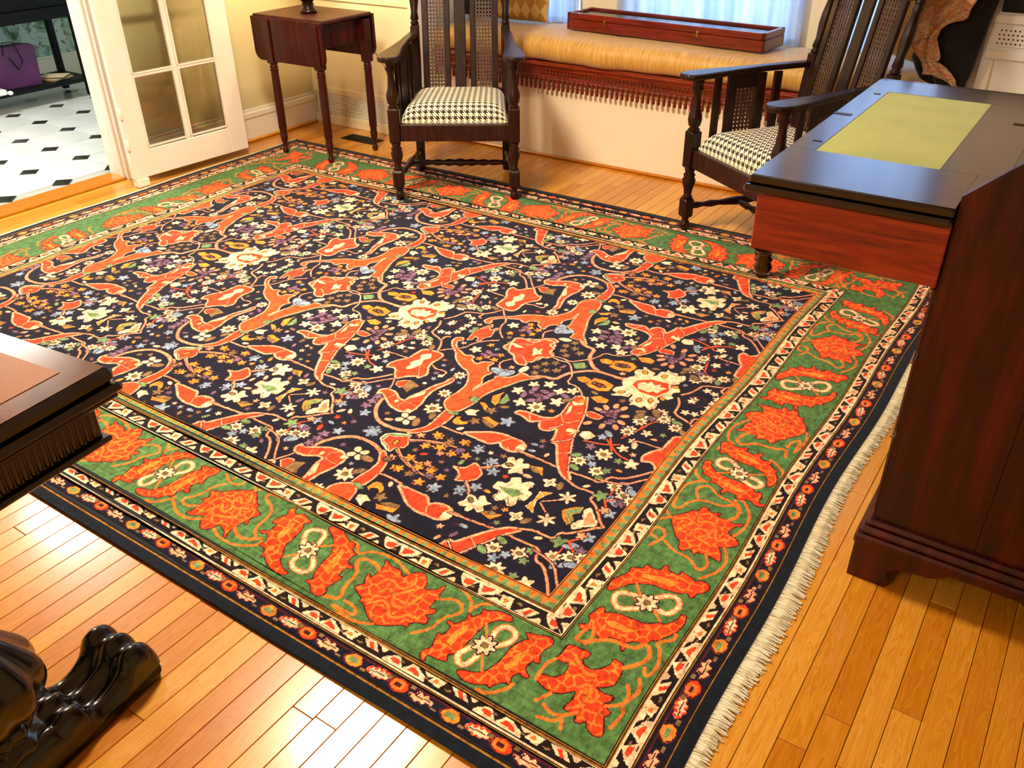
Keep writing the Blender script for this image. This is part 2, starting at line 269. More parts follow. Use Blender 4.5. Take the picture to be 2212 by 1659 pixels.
RUG_FIELD='''
L S - 9 -1666 1718 -1660 1674 -1640 1635 -1609 1605 -1578 1592 -1518 1593 -1474 1612 -1439 1650 -1433 1704 -1437 1756
P R S 3 -1476 1615 -1448 1653 -1445 1690 -1450 1731 -1450 1765 -1411 1757 -1409 1719 -1413 1683 -1425 1644 -1458 1609 -1476 1599
P O S 3 -1473 1785 -1485 1806 -1485 1836 -1477 1866 -1478 1914 -1493 1948 -1511 1975 -1533 1993 -1555 1999 -1584 2014 -1618 2039 -1638 2068 -1680 2098 -1703 2127 -1708 2154 -1689 2169 -1677 2163 -1677 2148 -1688 2137 -1672 2111 -1652 2095 -1619 2080 -1601 2071 -1582 2084 -1565 2081 -1568 2065 -1541 2048 -1529 2050 -1522 2071 -1494 2086 -1484 2086 -1488 2056 -1471 2033 -1450 2028 -1462 2000 -1457 1978 -1441 1957 -1446 1916 -1442 1906 -1439 1921 -1431 1976 -1422 2001 -1429 2022 -1390 2034 -1373 2059 -1373 2085 -1350 2086 -1327 2082 -1302 2111 -1294 2097 -1323 2065 -1343 2039 -1355 2007 -1375 1963 -1388 1924 -1396 1888 -1393 1861 -1398 1822 -1408 1787 -1425 1767 -1448 1766
P G Z 2 -1425 1869 -1406 1884 -1391 1868 -1398 1845 -1416 1852
P G Z 2 -1444 1761 -1409 1775 -1400 1764 -1427 1752
L G - 4 -1374 1956 -1359 1988 -1348 2021 -1335 2048 -1312 2073
L S - 9 -1332 2079 -1298 2108 -1251 2112 -1246 2147 -1232 2183 -1179 2234 -1130 2237 -1065 2234
P G K 3 -1263 2236 -1232 2263 -1208 2232 -1233 2208
L C - 5 -1338 2232 -1308 2227 -1275 2235 -1245 2201 -1216 2161 -1210 2114 -1170 2115 -1135 2088 -1125 2071
L S - 4 -1708 1814 -1689 1776 -1684 1755
L S - 4 -1712 1812 -1740 1781 -1772 1738 -1803 1724 -1849 1716
L S - 5 -1701 2042 -1717 2081 -1739 2111 -1808 2134 -1811 2163 -1819 2197 -1837 2225
L S - 5 -1741 2110 -1744 2141 -1729 2147
L S - 4 -1703 2040 -1670 2079 -1633 2114 -1631 2152 -1606 2194 -1569 2225
P R C 4 -1781 1858 -1789 1880 -1775 1916 -1753 1944 -1753 1972 -1751 2020 -1727 2032 -1677 2036 -1662 2025 -1659 1999 -1665 1968 -1656 1933 -1630 1897 -1643 1860 -1654 1869 -1683 1847 -1705 1816 -1726 1835 -1740 1858 -1756 1868 -1777 1858
P C A 1 -1719 1885 -1720 1918 -1732 1924 -1713 1964 -1731 1986 -1720 2001 -1703 2012 -1687 1987 -1702 1964 -1689 1938 -1696 1907 -1703 1889
L C - 2 -1706 1968 -1682 1916 -1643 1863
L S - 4 -1751 1946 -1778 1942 -1809 1943 -1839 1938 -1843 1924
P C Z 1 -1833 1900 -1843 1921 -1835 1933 -1821 1921 -1822 1900
L S - 4 -1654 1954 -1625 1940 -1602 1948 -1580 1943 -1584 1921
P C Z 1 -1592 1903 -1597 1919 -1577 1925 -1576 1910
P R C 4 -1698 1709 -1706 1734 -1693 1752 -1674 1755 -1650 1752 -1620 1730 -1595 1729 -1595 1758 -1578 1806 -1570 1848 -1549 1893 -1548 1919 -1533 1922 -1530 1905 -1552 1835 -1550 1788 -1538 1748 -1536 1703 -1546 1683 -1576 1674 -1616 1680 -1648 1700 -1674 1718 -1696 1723
L C - 2 -1651 1716 -1646 1743
L C - 2 -1597 1698 -1593 1730 -1542 1728
L C - 2 -1536 1703 -1540 1729
L C - 2 -1597 1698 -1579 1681
P C A 1 -1559 1682 -1558 1701 -1540 1700 -1536 1686 -1547 1679
P C A 1 -1591 1749 -1585 1789 -1569 1812 -1565 1790 -1583 1760
P C A 1 -1624 1709 -1619 1724 -1611 1718 -1613 1705
L S - 4 -1548 1919 -1543 1935 -1529 1912
P R S 2 -1681 1788 -1690 1807 -1667 1828 -1652 1832 -1644 1800 -1661 1782
P T Z 1 -1657 1816 -1645 1836 -1607 1824 -1619 1804 -1620 1772 -1652 1788
Q C - 19 -1529 1654
J T - 16 -1489 1658
F C - 24 -1490 1747
J T - 14 -1467 1714
F C - 18 -1533 1954
F C - 18 -1510 1838
F C - 18 -1874 2038
F C - 18 -1819 2089
F C - 17 -1768 2063
F C - 17 -1881 1968
J T - 16 -1852 2106
J T - 16 -1890 2066
J T - 14 -1733 2049
P C Z 1 -1394 1790 -1388 1809 -1356 1824 -1360 1802 -1347 1793 -1374 1781
P A Z 1 -1395 1723 -1399 1753 -1383 1763 -1387 1750 -1367 1741 -1350 1758 -1350 1736 -1375 1717
M T - 16 -1337 1766
P A Z 1 -1328 1794 -1314 1809 -1290 1802 -1264 1797 -1265 1775 -1298 1786
P T Z 1 -1323 1786 -1298 1786 -1265 1775 -1268 1762 -1300 1768
P A Z 1 -1383 1861 -1364 1867 -1339 1849 -1341 1830 -1362 1846
M T - 16 -1324 1842
P A Z 1 -1352 1882 -1367 1913 -1347 1956 -1347 1932 -1329 1896 -1329 1873
P G Z 1 -1330 1907 -1337 1951 -1321 1937 -1306 1923 -1310 1897 -1324 1888
M B - 22 -1248 1819
M B - 24 -1571 1543
L S - 5 -1411 1688 -1370 1685 -1326 1690
J C - 9 -1352 1708
P R C 4 -1334 1698 -1300 1720 -1258 1748 -1219 1758 -1181 1756 -1151 1755 -1130 1739 -1130 1719 -1144 1700 -1167 1694 -1195 1701 -1209 1717 -1231 1692 -1269 1693 -1307 1694
P C A 1 -1148 1702 -1155 1722 -1150 1746 -1133 1742 -1126 1726 -1132 1705
L C - 3 -1192 1749 -1210 1722 -1197 1700
L C - 3 -1176 1708 -1163 1697
L S - 5 -1131 1708 -1081 1706 -1050 1708
L S - 5 -1143 1713 -1074 1709 -1002 1703
L S - 5 -966 1703 -913 1706 -862 1704 -855 1745 -824 1751 -790 1787 -761 1829
P G C 2 -1526 1530 -1528 1555 -1509 1575 -1457 1599 -1452 1578 -1493 1557 -1458 1493 -1486 1510
P R S 2 -1514 1528 -1515 1559 -1488 1566 -1457 1591 -1452 1574 -1436 1558 -1435 1534 -1456 1525 -1458 1493 -1478 1516
J A - 9 -1473 1544
L S - 4 -1448 1576 -1401 1602 -1364 1616 -1322 1623 -1278 1626
L S - 4 -1452 1528 -1417 1501 -1386 1492 -1336 1468
L S - 3 -1417 1501 -1364 1502 -1304 1512
M A - 14 -1392 1644
M A - 14 -1389 1579
M A - 15 -1346 1597
M A - 14 -1299 1593
M A - 14 -1299 1658
M A - 14 -1257 1606
M S - 12 -1432 1613
M S - 10 -1328 1574
M T - 14 -1337 1634
M V - 13 -1288 1615
M B - 15 -1244 1659
M S - 12 -1434 1480
M T - 12 -1439 1467
M A - 15 -1389 1509
M A - 15 -1340 1488
M A - 14 -1381 1452
M A - 13 -1298 1493
M T - 12 -1342 1450
M A - 15 -1294 1436
P R C 4 -1256 1873 -1249 1891 -1225 1898 -1166 1897 -1134 1915 -1128 1945 -1132 1982 -1141 2028 -1140 2059 -1123 2073 -1098 2056 -1074 2014 -1055 1954 -1043 1902 -1033 1856 -1016 1816 -997 1769 -972 1709 -945 1676 -949 1665 -980 1681 -1006 1710 -1034 1755 -1058 1799 -1079 1800 -1084 1833 -1098 1871 -1115 1844 -1139 1839 -1155 1855 -1161 1879 -1188 1855 -1223 1871
L C - 5 -1106 2075 -1074 2014 -1055 1954 -1043 1902 -1033 1856 -1018 1815 -997 1769 -971 1710
L C - 5 -1127 1943 -1132 1982 -1141 2028 -1140 2059
L C - 3 -1211 1890 -1191 1864
L C - 3 -1128 1945 -1093 1901 -1061 1944
L C - 4 -1093 1901 -1103 1873 -1120 1862 -1113 1856
L C - 4 -1077 1802 -1046 1827 -1031 1852
L C - 3 -1035 1761 -1007 1782
L C - 3 -1161 1879 -1159 1886 -1131 1904
P C A 1 -1125 1992 -1124 2010 -1109 1974 -1112 1949
P C A 1 -1074 1991 -1086 1966 -1080 1982
P C A 1 -1034 1897 -1071 1889 -1068 1870 -1047 1878 -1053 1859 -1034 1887
P C A 1 -1138 2030 -1115 2027 -1100 2043 -1095 2029 -1117 2009
P A Z 1 -1105 2063 -1116 2050 -1120 2036 -1100 2037
L S - 5 -951 1668 -914 1652 -882 1656 -857 1654 -857 1625 -837 1617 -811 1589 -791 1562 -772 1546
J C - 8 -891 1672
P C Z 1 -846 1513 -841 1536 -830 1547 -851 1579 -837 1600 -810 1569 -786 1541 -830 1508
P S C 1 -823 1521 -835 1573 -831 1584 -810 1565 -793 1544
P A Z 1 -897 1544 -894 1555 -876 1529 -855 1507 -875 1514
P G A 2 -888 1550 -856 1588 -853 1565 -868 1547 -863 1522
P C Z 2 -1113 1529 -1112 1561 -1086 1564 -1083 1576 -1089 1594 -1066 1609 -1051 1587 -1032 1609 -1016 1602 -1023 1570 -1002 1567 -1000 1542 -1005 1522 -1026 1533 -1014 1499 -1029 1489 -1047 1515 -1058 1491 -1084 1496 -1077 1526
P G A 1 -1097 1543 -1074 1546 -1048 1558 -1021 1550 -1038 1522 -1075 1532
P C Z 2 -1146 1622 -1139 1650 -1150 1667 -1134 1678 -1119 1664 -1117 1684 -1103 1684 -1098 1663 -1080 1675 -1069 1658 -1085 1643 -1068 1622 -1090 1621 -1104 1603 -1116 1613 -1109 1632 -1129 1619
J T - 8 -1126 1640
P A Z 1 -1075 1668 -1037 1679 -1018 1645 -1045 1655
P T Z 1 -1071 1661 -1053 1669 -1029 1652 -1050 1647
P R C 3 -1260 1547 -1239 1551 -1223 1561 -1215 1595 -1194 1586 -1169 1564 -1166 1535 -1183 1514 -1216 1497 -1214 1517 -1232 1537
L S - 5 -1187 1512 -1152 1481
L S - 5 -1187 1585 -1148 1621
M B - 17 -1175 1626
M B - 17 -1148 1588
M B - 17 -1243 1650
M B - 15 -1180 1476
Y C - 19 -985 1631
X C - 22 -912 1600
J T - 12 -954 1633
P A C 1 -988 1584 -969 1571 -979 1539 -960 1497 -986 1509 -979 1527 -984 1552
L S - 3 -962 1550 -931 1575
P R S 2 -1070 1994 -1053 2008 -1027 2005 -1008 2001 -1014 1980 -1031 1975 -1051 1978
E S - 9 -1041 2030 -1027 2053 -1004 2077 -977 2077 -954 2039 -947 2002 -950 1970 -988 1954 -1033 1946
E V - 8 -1001 2022 -982 2018 -1004 2037 -986 2037 -975 1995 -981 1980 -1019 2027 -988 2053
L M - 3 -1023 2036 -979 2019 -986 1977
L M - 3 -1012 1998 -975 2056
L O - 4 -998 1858 -954 1867 -919 1880 -900 1897
L O - 4 -939 1917 -899 1843
L O - 4 -964 1916 -919 1880 -879 1846 -838 1840
L O - 4 -908 1927 -893 1974 -879 2009 -897 2051
L O - 4 -879 2009 -870 2053 -848 2072
P C Z 1 -1025 1876 -1026 1897 -1007 1910 -979 1896 -987 1875 -998 1864
F C - 22 -917 1827
F C - 19 -898 1746
F C - 17 -908 1982
F C - 18 -908 2061
F C - 18 -870 2116
F C - 18 -837 2090
M C - 14 -855 1991
M C - 11 -874 1932
M C - 15 -881 1884
M C - 19 -828 1827
F C - 18 -964 1764
J G - 13 -985 1784
J G - 13 -962 1729
M B - 14 -944 1794
M B - 13 -925 1768
M B - 14 -960 1904
J B - 13 -951 1928
M V - 14 -968 1842
M G - 12 -866 1821
M G - 12 -875 1763
M V - 14 -876 2071
J G - 14 -804 2091
J G - 12 -904 2030
J T - 12 -925 2089
M G - 12 -880 1723
F C - 17 -824 1711
F C - 18 -786 1689
M G - 20 -838 1656
J B - 11 -811 1659
J B - 10 -806 1737
J B - 12 -784 1720
J B - 13 -795 1649
M B - 17 -785 1602
L O - 4 -821 1644 -797 1610
L O - 4 -817 1642 -787 1671
M S - 13 -803 1606
L O - 3 -820 1670 -818 1706
P A S 1 -986 1509 -980 1538 -956 1496
P A Z 1 -1201 2164 -1183 2182 -1153 2176 -1157 2148 -1169 2147 -1186 2149
P A M 3 -1154 2144 -1149 2191 -1114 2196 -1073 2184 -1070 2143 -1095 2127 -1135 2132
P M T 2 -1140 2153 -1137 2174 -1108 2174 -1084 2158 -1105 2145
E T - 4 -1134 2163 -1112 2159 -1098 2156
P A Z 1 -1100 2081 -1076 2103 -1041 2096 -1039 2074 -1065 2063
M C - 18 -1316 1988
M C - 15 -1293 2047
M C - 17 -1249 2076
M C - 18 -1197 2054
M C - 17 -1165 2081
M C - 19 -1271 1934
F C - 24 -1213 1937
M C - 20 -1173 1998
J T - 14 -1151 2024
E V - 10 -1275 2010 -1245 1999 -1238 2028 -1228 1980 -1217 2005 -1250 1960 -1212 2026 -1170 2041 -1274 2028 -1287 1978
L M - 3 -1272 1981 -1225 2048
L M - 3 -1273 2042 -1213 1972
M T - 13 -1349 2146
M T - 13 -1337 2181
M T - 13 -1311 2205
M T - 13 -1311 2145
M T - 14 -1280 2165
M T - 13 -1333 2111
J C - 17 -1376 2109
P R C 4 -1491 2178 -1521 2238 -1529 2277 -1500 2289 -1453 2282 -1439 2328 -1391 2330 -1401 2301 -1373 2290 -1370 2257 -1342 2239 -1358 2215 -1384 2212 -1379 2167 -1398 2155 -1386 2136 -1411 2126 -1439 2142 -1460 2170
L C - 3 -1446 2179 -1442 2189 -1398 2155
L C - 3 -1533 2230 -1479 2251 -1445 2265 -1470 2308
P C A 1 -1426 2235 -1434 2258 -1411 2244 -1406 2269 -1397 2239 -1380 2229 -1398 2224 -1406 2198 -1414 2221
P C A 1 -1526 2235 -1505 2241 -1463 2232 -1491 2221
L S - 4 -1452 2141 -1471 2108 -1460 2081 -1440 2067 -1418 2075
J B - 26 -1435 2051
J B - 22 -1408 2055
M C - 18 -1594 2125
M A - 12 -1568 2181
M A - 12 -1545 2083
M A - 12 -1530 2107
M A - 13 -1497 2104
M A - 12 -1498 2142
E V - 9 -1544 2136 -1519 2131 -1548 2112
L M - 3 -1563 2174 -1545 2143 -1559 2127 -1540 2090
P R S 2 -1664 2160 -1678 2211 -1682 2247 -1664 2274 -1661 2292 -1639 2267 -1631 2287 -1608 2233 -1624 2208 -1620 2181 -1630 2175 -1639 2198 -1657 2202 -1650 2177
P G Z 1 -1706 2223 -1691 2249 -1676 2228 -1690 2211
M C - 12 -1793 2230
M C - 12 -1732 2222
M C - 12 -1732 2191
M C - 11 -1753 2166
M C - 12 -1781 2159
L M - 3 -1818 2222 -1763 2202 -1754 2231
P C Z 2 -1065 2221 -1065 2246 -1040 2282 -1064 2299 -1050 2308 -1065 2318 -1041 2327 -1056 2344 -1022 2333 -998 2329 -1000 2301 -989 2315 -989 2348 -970 2354 -951 2353 -937 2343 -911 2366 -898 2343 -901 2322 -914 2313 -924 2288 -913 2270 -888 2280 -877 2257 -893 2247 -891 2224 -913 2221 -921 2187 -901 2170 -910 2147 -895 2128 -915 2115 -932 2127 -935 2108 -961 2114 -976 2103 -974 2134 -992 2134 -992 2164 -1006 2173 -1013 2144 -1053 2124 -1042 2149 -1063 2154 -1064 2178 -1046 2196
P R A 2 -1025 2222 -1026 2253 -991 2282 -933 2288 -911 2247 -929 2193 -983 2194
P C A 1 -1018 2239 -1002 2256 -988 2252 -986 2272 -965 2255 -949 2271 -947 2254 -922 2258 -931 2240 -934 2214 -954 2219 -959 2204 -979 2209 -995 2204
E A - 7 -963 2147 -1033 2161 -965 2324 -1031 2314 -906 2281 -930 2163
M V - 15 -776 1657
M V - 16 -1684 1641
M V - 16 -1683 1671
M B - 16 -1659 1606
M V - 15 -1686 1699
J B - 14 -1741 1712
F C - 15 -1732 1678
'''
RUG_BORDER={
'c1':'''
P F Z 3 -157 78 -162 89 -157 95 -149 100 -146 89 -135 82 -125 85 -116 94 -105 91 -78 85 -76 75 -90 71 -77 52 -72 33 -70 1 -69 -17 -60 -33 -46 -49 -46 -58 -30 -71 -11 -80 5 -80 8 -88 1 -93 -19 -97 -49 -93 -70 -83 -87 -72 -92 -82 -94 -68 -103 -55 -129 -53 -120 -38 -131 -20 -141 -13 -152 -20 -167 -17 -141 -3 -144 28 -162 23 -162 40 -149 69
P A F 4 -115 1 -118 39 -110 57 -98 38 -97 0 -98 -17
P F Z 3 -18 90 -21 102 15 107 61 84 77 89 90 62 108 61 102 45 109 24 130 23 133 16 116 9 119 -23 132 -19 128 -40 120 -64 131 -75 130 -90 116 -99 98 -93 84 -79 62 -77 77 -60 65 -48 56 -11 55 19 40 49 18 72
P A F 3 70 -21 68 22 62 54 75 52 90 12 97 -32
L C - 7 -32 11 -60 47 -50 67 -23 78 -7 65 1 29 -9 26
L C - 7 -11 -22 -14 -46 0 -61 29 -65 49 -49 41 -24 18 -6
F C - 21 -6 3
L A - 3 4 25 37 53
L A - 3 -16 -19 -41 -48
''',
'p1':'''
P F Z 3 -111 -27 -93 -5 -103 4 -110 27 -93 16 -93 69 -106 88 -79 74 -51 77 -30 60 -24 80 4 104 33 75 37 54 67 74 74 98 81 47 83 13 102 21 104 9 88 -6 104 -12 106 -28 86 -33 72 -46 77 -56 63 -56 35 -77 11 -89 -16 -83 -42 -65 -57 -53 -67 -55 -70 -43
L A - 4 -65 6 -62 36 -40 41 -8 25 8 54 0 77
L A - 4 -47 -10 -36 16 -10 6 3 -22 33 -20 42 12 46 42
L A - 4 -36 -39 -23 -21 3 -31 18 -56 43 -48 52 -25 72 -25
L A - 4 -10 6 4 24 18 42
L A - 5 -149 -87 -111 -75 -131 -38 -130 11 -165 41 -152 61 -118 62 -90 47
L A - 4 -223 91 -196 88 -180 57 -156 88 -126 98 -83 101 -27 79
L A - 4 -99 -72 -63 -75 -46 -94 -76 -97 -124 -97 -87 -104 -38 -110 3 -92
L A - 4 -159 -116 -103 -115 -42 -113
''',
'c2':'''
P F Z 3 -109 -102 -109 -86 -97 -76 -111 -33 -97 -34 -94 -3 -114 5 -103 12 -92 7 -78 37 -86 53 -71 46 -59 67 -64 83 -54 79 -33 95 5 99 11 83 -13 76 -34 49 -38 9 -40 -41 -47 -61 -58 -72 -48 -87 -72 -93 -86 -91 -97 -98 -91 -109 -97 -114
P A F 3 -82 -41 -79 3 -65 29 -57 9 -65 -25 -64 -48
P F Z 3 -14 -97 -11 -89 24 -77 42 -58 52 -19 51 24 66 58 75 63 56 76 78 82 95 89 110 95 121 90 124 72 115 58 117 36 127 20 117 17 109 23 106 -9 128 -25 114 -30 103 -23 93 -44 103 -63 88 -62 72 -80 69 -93 62 -87 36 -102 9 -107
P A F 3 65 -29 72 14 87 40 89 17 88 -10 76 -37
L C - 7 0 -34 -2 -58 -11 -76 -27 -75 -39 -59 -32 -39 -20 -19
L C - 7 1 23 -4 44 6 67 31 67 45 52 41 29 21 8
F C - 21 -2 -5
L A - 3 -34 49 -10 16
L A - 3 8 -28 32 -66
L A - 4 -160 -65 -130 -31 -129 7 -100 44 -111 63 -138 72 -172 49
L A - 4 -86 58 -97 81 -126 103 -165 109
L A - 4 -88 65 -78 94 -53 106
L A - 4 48 -110 72 -109 102 -75 107 -57
''',
'p2':'''
P F Z 3 -8 -86 -19 -71 -19 -60 -45 -77 -71 -86 -66 -57 -70 -19 -84 -23 -67 -5 -87 11 -81 22 -58 27 -43 46 -12 69 19 87 61 50 70 50 75 35 107 25 90 0 104 -24 86 -16 82 -71 97 -87 85 -85 73 -71 39 -61 33 -87 13 -103
L A - 4 -32 -46 -24 -29 -22 1 10 -30 21 0 -2 20 -26 16
L A - 4 -2 20 0 50 24 25 42 42 20 70
L A - 4 13 -67 -7 -47 27 -36 51 -25 54 -1 33 14 58 24
L A - 5 175 -36 143 -62 109 -63 85 -47
L A - 4 40 -82 82 -97 137 -92 182 -62 185 -45
L A - 4 159 -41 131 -17 129 37 105 67 61 79 56 100 101 105
L A - 4 23 96 46 117 112 107 153 110
L A - 4 -151 -66 -101 -97 -49 -97 -18 -76
L A - 4 -66 -45 -97 -66 -132 -54 -99 -15 -98 28 -78 60
L A - 4 -112 88 -67 67 -36 81 -43 108 -74 106 -78 85
L A - 4 16 85 -13 115
''',
'k':'''
P F Z 3 -340 302 -336 320 -337 352 -312 355 -284 358 -282 344 -293 333 -279 319 -257 319 -239 339 -231 355 -234 372 -211 372 -203 351 -200 313 -215 296 -232 285 -214 279 -188 286 -188 272 -202 256 -178 248 -178 238 -186 232 -170 203 -167 189 -179 181 -199 188 -210 203 -217 192 -230 186 -233 218 -248 201 -264 201 -256 234 -262 257 -281 234 -307 221 -347 230 -345 249 -320 255 -304 273 -303 296 -312 309 -322 302
L A - 4 -309 334 -280 311 -264 303 -246 311
L A - 4 -262 265 -244 287 -232 267 -240 241 -217 249 -217 270
L A - 5 -205 361 -184 386 -170 414 -181 442 -198 447 -205 426 -229 418 -259 418 -291 397 -308 374
L A - 4 -324 440 -304 409 -301 382 -334 368 -326 410
L A - 4 -151 510 -148 491 -179 467 -158 446 -144 405 -150 372 -161 372 -166 387
L A - 4 -193 255 -166 276 -160 301 -177 328
L A - 4 -166 276 -151 314 -151 335 -163 355
L A - 4 -163 275 -152 255 -161 216
L A - 4 -349 232 -352 275 -340 302
L A - 4 -321 187 -304 219
L A - 4 -304 188 -280 177 -257 185 -234 211
L A - 4 -301 156 -264 164 -257 185 -245 157
''',
}
# ================================================================ rug pattern, knotted cell by cell
PAL = {'K': '0B0C22', 'S': 'EE8C64', 'R': 'E2401E', 'O': 'E24E20', 'C': 'F0C8A0', 'A': 'E8862C', 'c': 'F0A07A', 'H': '2C1022', 'h': 'F07428', 'B': '8494A8', 'G': '6E8A58', 'T': '80623C',
       'M': '4E1018', 'V': '785870', 'Z': '3A0E12', 'N': '0A1220', 'D': '1A0A0A', 'W': 'EEC8A0', 'L': '9A6820', 'F': 'E63C10', 'g': '4E7440', 'o': 'E07426', 'P': 'EEA880'}
PK = list(PAL); PI = {k: i for i, k in enumerate(PK)}
RX0, RX1, RY0, RY1 = -4.09, -.308, .812, 3.672; CS = .0024; RZ = .009
NX, NY = int((RX1-RX0)/CS), int((RY1-RY0)/CS)
cx_ = RX0+(np.arange(NX)+.5)*CS; cy_ = RY0+(np.arange(NY)+.5)*CS
GX, GY = np.meshgrid(cx_, cy_)
DD = np.stack([GY-RY0, RX1-GX, RY1-GY, GX-RX0]); side = DD.argmin(0); d = DD.min(0)
img = np.full((NY, NX), PI['K'], np.uint8)
prev = 0
stripes = [(.030, 'N'), (.034, 'L'), (.038, 'D'), (.081, 'K'), (.084, 'D'), (.087, 'L'), (.0895, 'D'), (.0925, 'W'), (.123, 'D'), (.126, 'W'), (.129, 'L'), (.1315, 'D'), (.134, 'L'),
           (.1365, 'D'), (.354, 'g'), (.3565, 'D'), (.359, 'L'), (.3615, 'D'), (.3645, 'W'), (.406, 'D'), (.410, 'W'), (.4125, 'L'), (.415, 'D'), (.4175, 'L'), (.420, 'D'), (.446, 'G'), (.4485, 'D'), (.452, 'o')]
for dv, c in stripes:
    img[(d >= prev) & (d < dv)] = PI[c]; prev = dv
def paint(P, col, out=None, ow=0, mask=None, tgt=None, x0=RX0, y0=RY0, cs=CS):
    tgt = img if tgt is None else tgt; P = np.asarray(P, float); e = ow+cs
    i0 = max(0, int((P[:, 0].min()-e-x0)/cs)); i1 = min(tgt.shape[1], int((P[:, 0].max()+e-x0)/cs)+2)
    j0 = max(0, int((P[:, 1].min()-e-y0)/cs)); j1 = min(tgt.shape[0], int((P[:, 1].max()+e-y0)/cs)+2)
    if i1 <= i0 or j1 <= j0: return
    X = (x0+(np.arange(i0, i1)+.5)*cs)[None, :]; Y = (y0+(np.arange(j0, j1)+.5)*cs)[:, None]
    ins = np.zeros((j1-j0, i1-i0), bool); near = np.zeros_like(ins)
    for (ax, ay), (bx, by) in zip(P, np.roll(P, -1, 0)):
        if ay != by: ins ^= ((ay > Y) != (by > Y)) & (X < (bx-ax)*(Y-ay)/(by-ay)+ax)
        if out:
            L = (bx-ax)**2+(by-ay)**2 or 1e-12; t = np.clip(((X-ax)*(bx-ax)+(Y-ay)*(by-ay))/L, 0, 1)
            near |= (X-ax-t*(bx-ax))**2+(Y-ay-t*(by-ay))**2 < ow*ow
    sub = tgt[j0:j1, i0:i1]; mk = mask[j0:j1, i0:i1] if mask is not None else True
    if out: sub[near & mk] = PI[out]; ins &= ~near | ins
    sub[ins & mk & (~near if out and out in 'CSc' else True)] = PI[col]
def stroke(P, col, w, mask=None, halo=True):
    P = np.asarray(P, float)
    for ww, cc in (((w+CS*2.0, 'H'),) if halo else ())+((w, col),):
        for (ax, ay), (bx, by) in zip(P[:-1], P[1:]):
            i0 = max(0, int((min(ax, bx)-ww-RX0)/CS)); i1 = min(NX, int((max(ax, bx)+ww-RX0)/CS)+2)
            j0 = max(0, int((min(ay, by)-ww-RY0)/CS)); j1 = min(NY, int((max(ay, by)+ww-RY0)/CS)+2)
            if i1 <= i0 or j1 <= j0: continue
            X = cx_[i0:i1][None, :]; Y = cy_[j0:j1][:, None]; L = (bx-ax)**2+(by-ay)**2 or 1e-12
            t = np.clip(((X-ax)*(bx-ax)+(Y-ay)*(by-ay))/L, 0, 1)
            nr = (X-ax-t*(bx-ax))**2+(Y-ay-t*(by-ay))**2 < (ww/2)**2
            if mask is not None: nr &= mask[j0:j1, i0:i1]
            img[j0:j1, i0:i1][nr] = PI[cc]
def polar(x, y, r, fn, n=40): return [(x+r*fn(a)*math.cos(a), y+r*fn(a)*math.sin(a)) for a in np.arange(n)*2*math.pi/n]
def ell(x, y, a, b, th, n=14): return [(x+a*math.cos(t)*math.cos(th)-b*math.sin(t)*math.sin(th), y+a*math.cos(t)*math.sin(th)+b*math.sin(t)*math.cos(th)) for t in np.arange(n)*2*math.pi/n]
def smooth(P):
    P = np.asarray(P); 
    if len(P) < 3: return P
    q = [P[0]]
    for a, b in zip(P[:-1], P[1:]): q += [a*.75+b*.25, a*.25+b*.75]
    return np.array(q+[P[-1]])
def motif(k, c, o, w, P, mask, sgn):
    w = w/1000
    if k in 'FQJEMXY': w *= (1.36 if c == 'C' and k in 'MFQ' else 1.24)
    if k == 'P':
        if len(P) > 7: P = np.concatenate([[a*.83+b*.17, a*.17+b*.83] for a, b in zip(P, np.roll(P, -1, 0))])
        if o in 'CS' and c in 'RO': paint(P, c, 'H', w+.0024, mask); o = 'c'
        paint(P, c, None if o == '-' else o, w, mask)
    elif k == 'L': stroke(smooth(P), 'c' if c == 'C' else c, w*(1.45 if c in 'SO' else 1.1), mask, c in 'SC' and w > .0035)
    else:
        for j, (x, y) in enumerate(P):
            h = (x*7.3+abs(y-2.2)*3.1) % 1*6.28
            if k == 'F':
                paint(polar(x, y, w, lambda a: .80+.20*math.cos(8*a), 48), c, 'H', .0034, mask); paint(ell(x, y, w*.3, w*.3, 0), 'T', 'M', .0012, mask)
            elif k == 'Q':
                for q in range(4): 
                    a = math.pi/4+q*math.pi/2; paint(ell(x+w*.75*math.cos(a), y+w*.75*math.sin(a), w*.55, w*.42, a), c, 'H', .0034, mask)
            elif k == 'J': paint(ell(x, y, w*1.15, w*.6, h*sgn), c, 'H', .0030, mask)
            elif k == 'E': paint(ell(x, y, w*1.4, w*.8, (h if c == 'V' else math.atan2(y-P[:, 1].mean(), x-P[:, 0].mean()))), c, 'H', .0030, mask)
            elif k == 'M': paint(polar(x, y, w, lambda a: .72+.28*math.cos(5*(a*1-sgn*h))*(1 if math.cos(5*(a-sgn*h)) > 0 else .8), 30), c, 'H', .0034, mask)
            elif k == 'X': paint(polar(x, y, w, lambda a: .66+.34*math.cos(6*a+.4), 48), c, 'H', .0034, mask)
            elif k == 'Y':
                paint(polar(x, y, w, lambda a: .74+.26*math.cos(4*a+.6), 40), c, 'H', .0034, mask); paint(polar(x, y, w*.5, lambda a: .55+.45*math.cos(4*a+.6), 32), 'T', None, 0, mask)
def parse(s):
    L = []
    for ln in s.strip().splitlines():
        a = ln.split(); L.append((a[0], a[1], a[2], int(a[3]), np.array(list(map(float, a[4:]))).reshape(-1, 2)/1000))
    return L
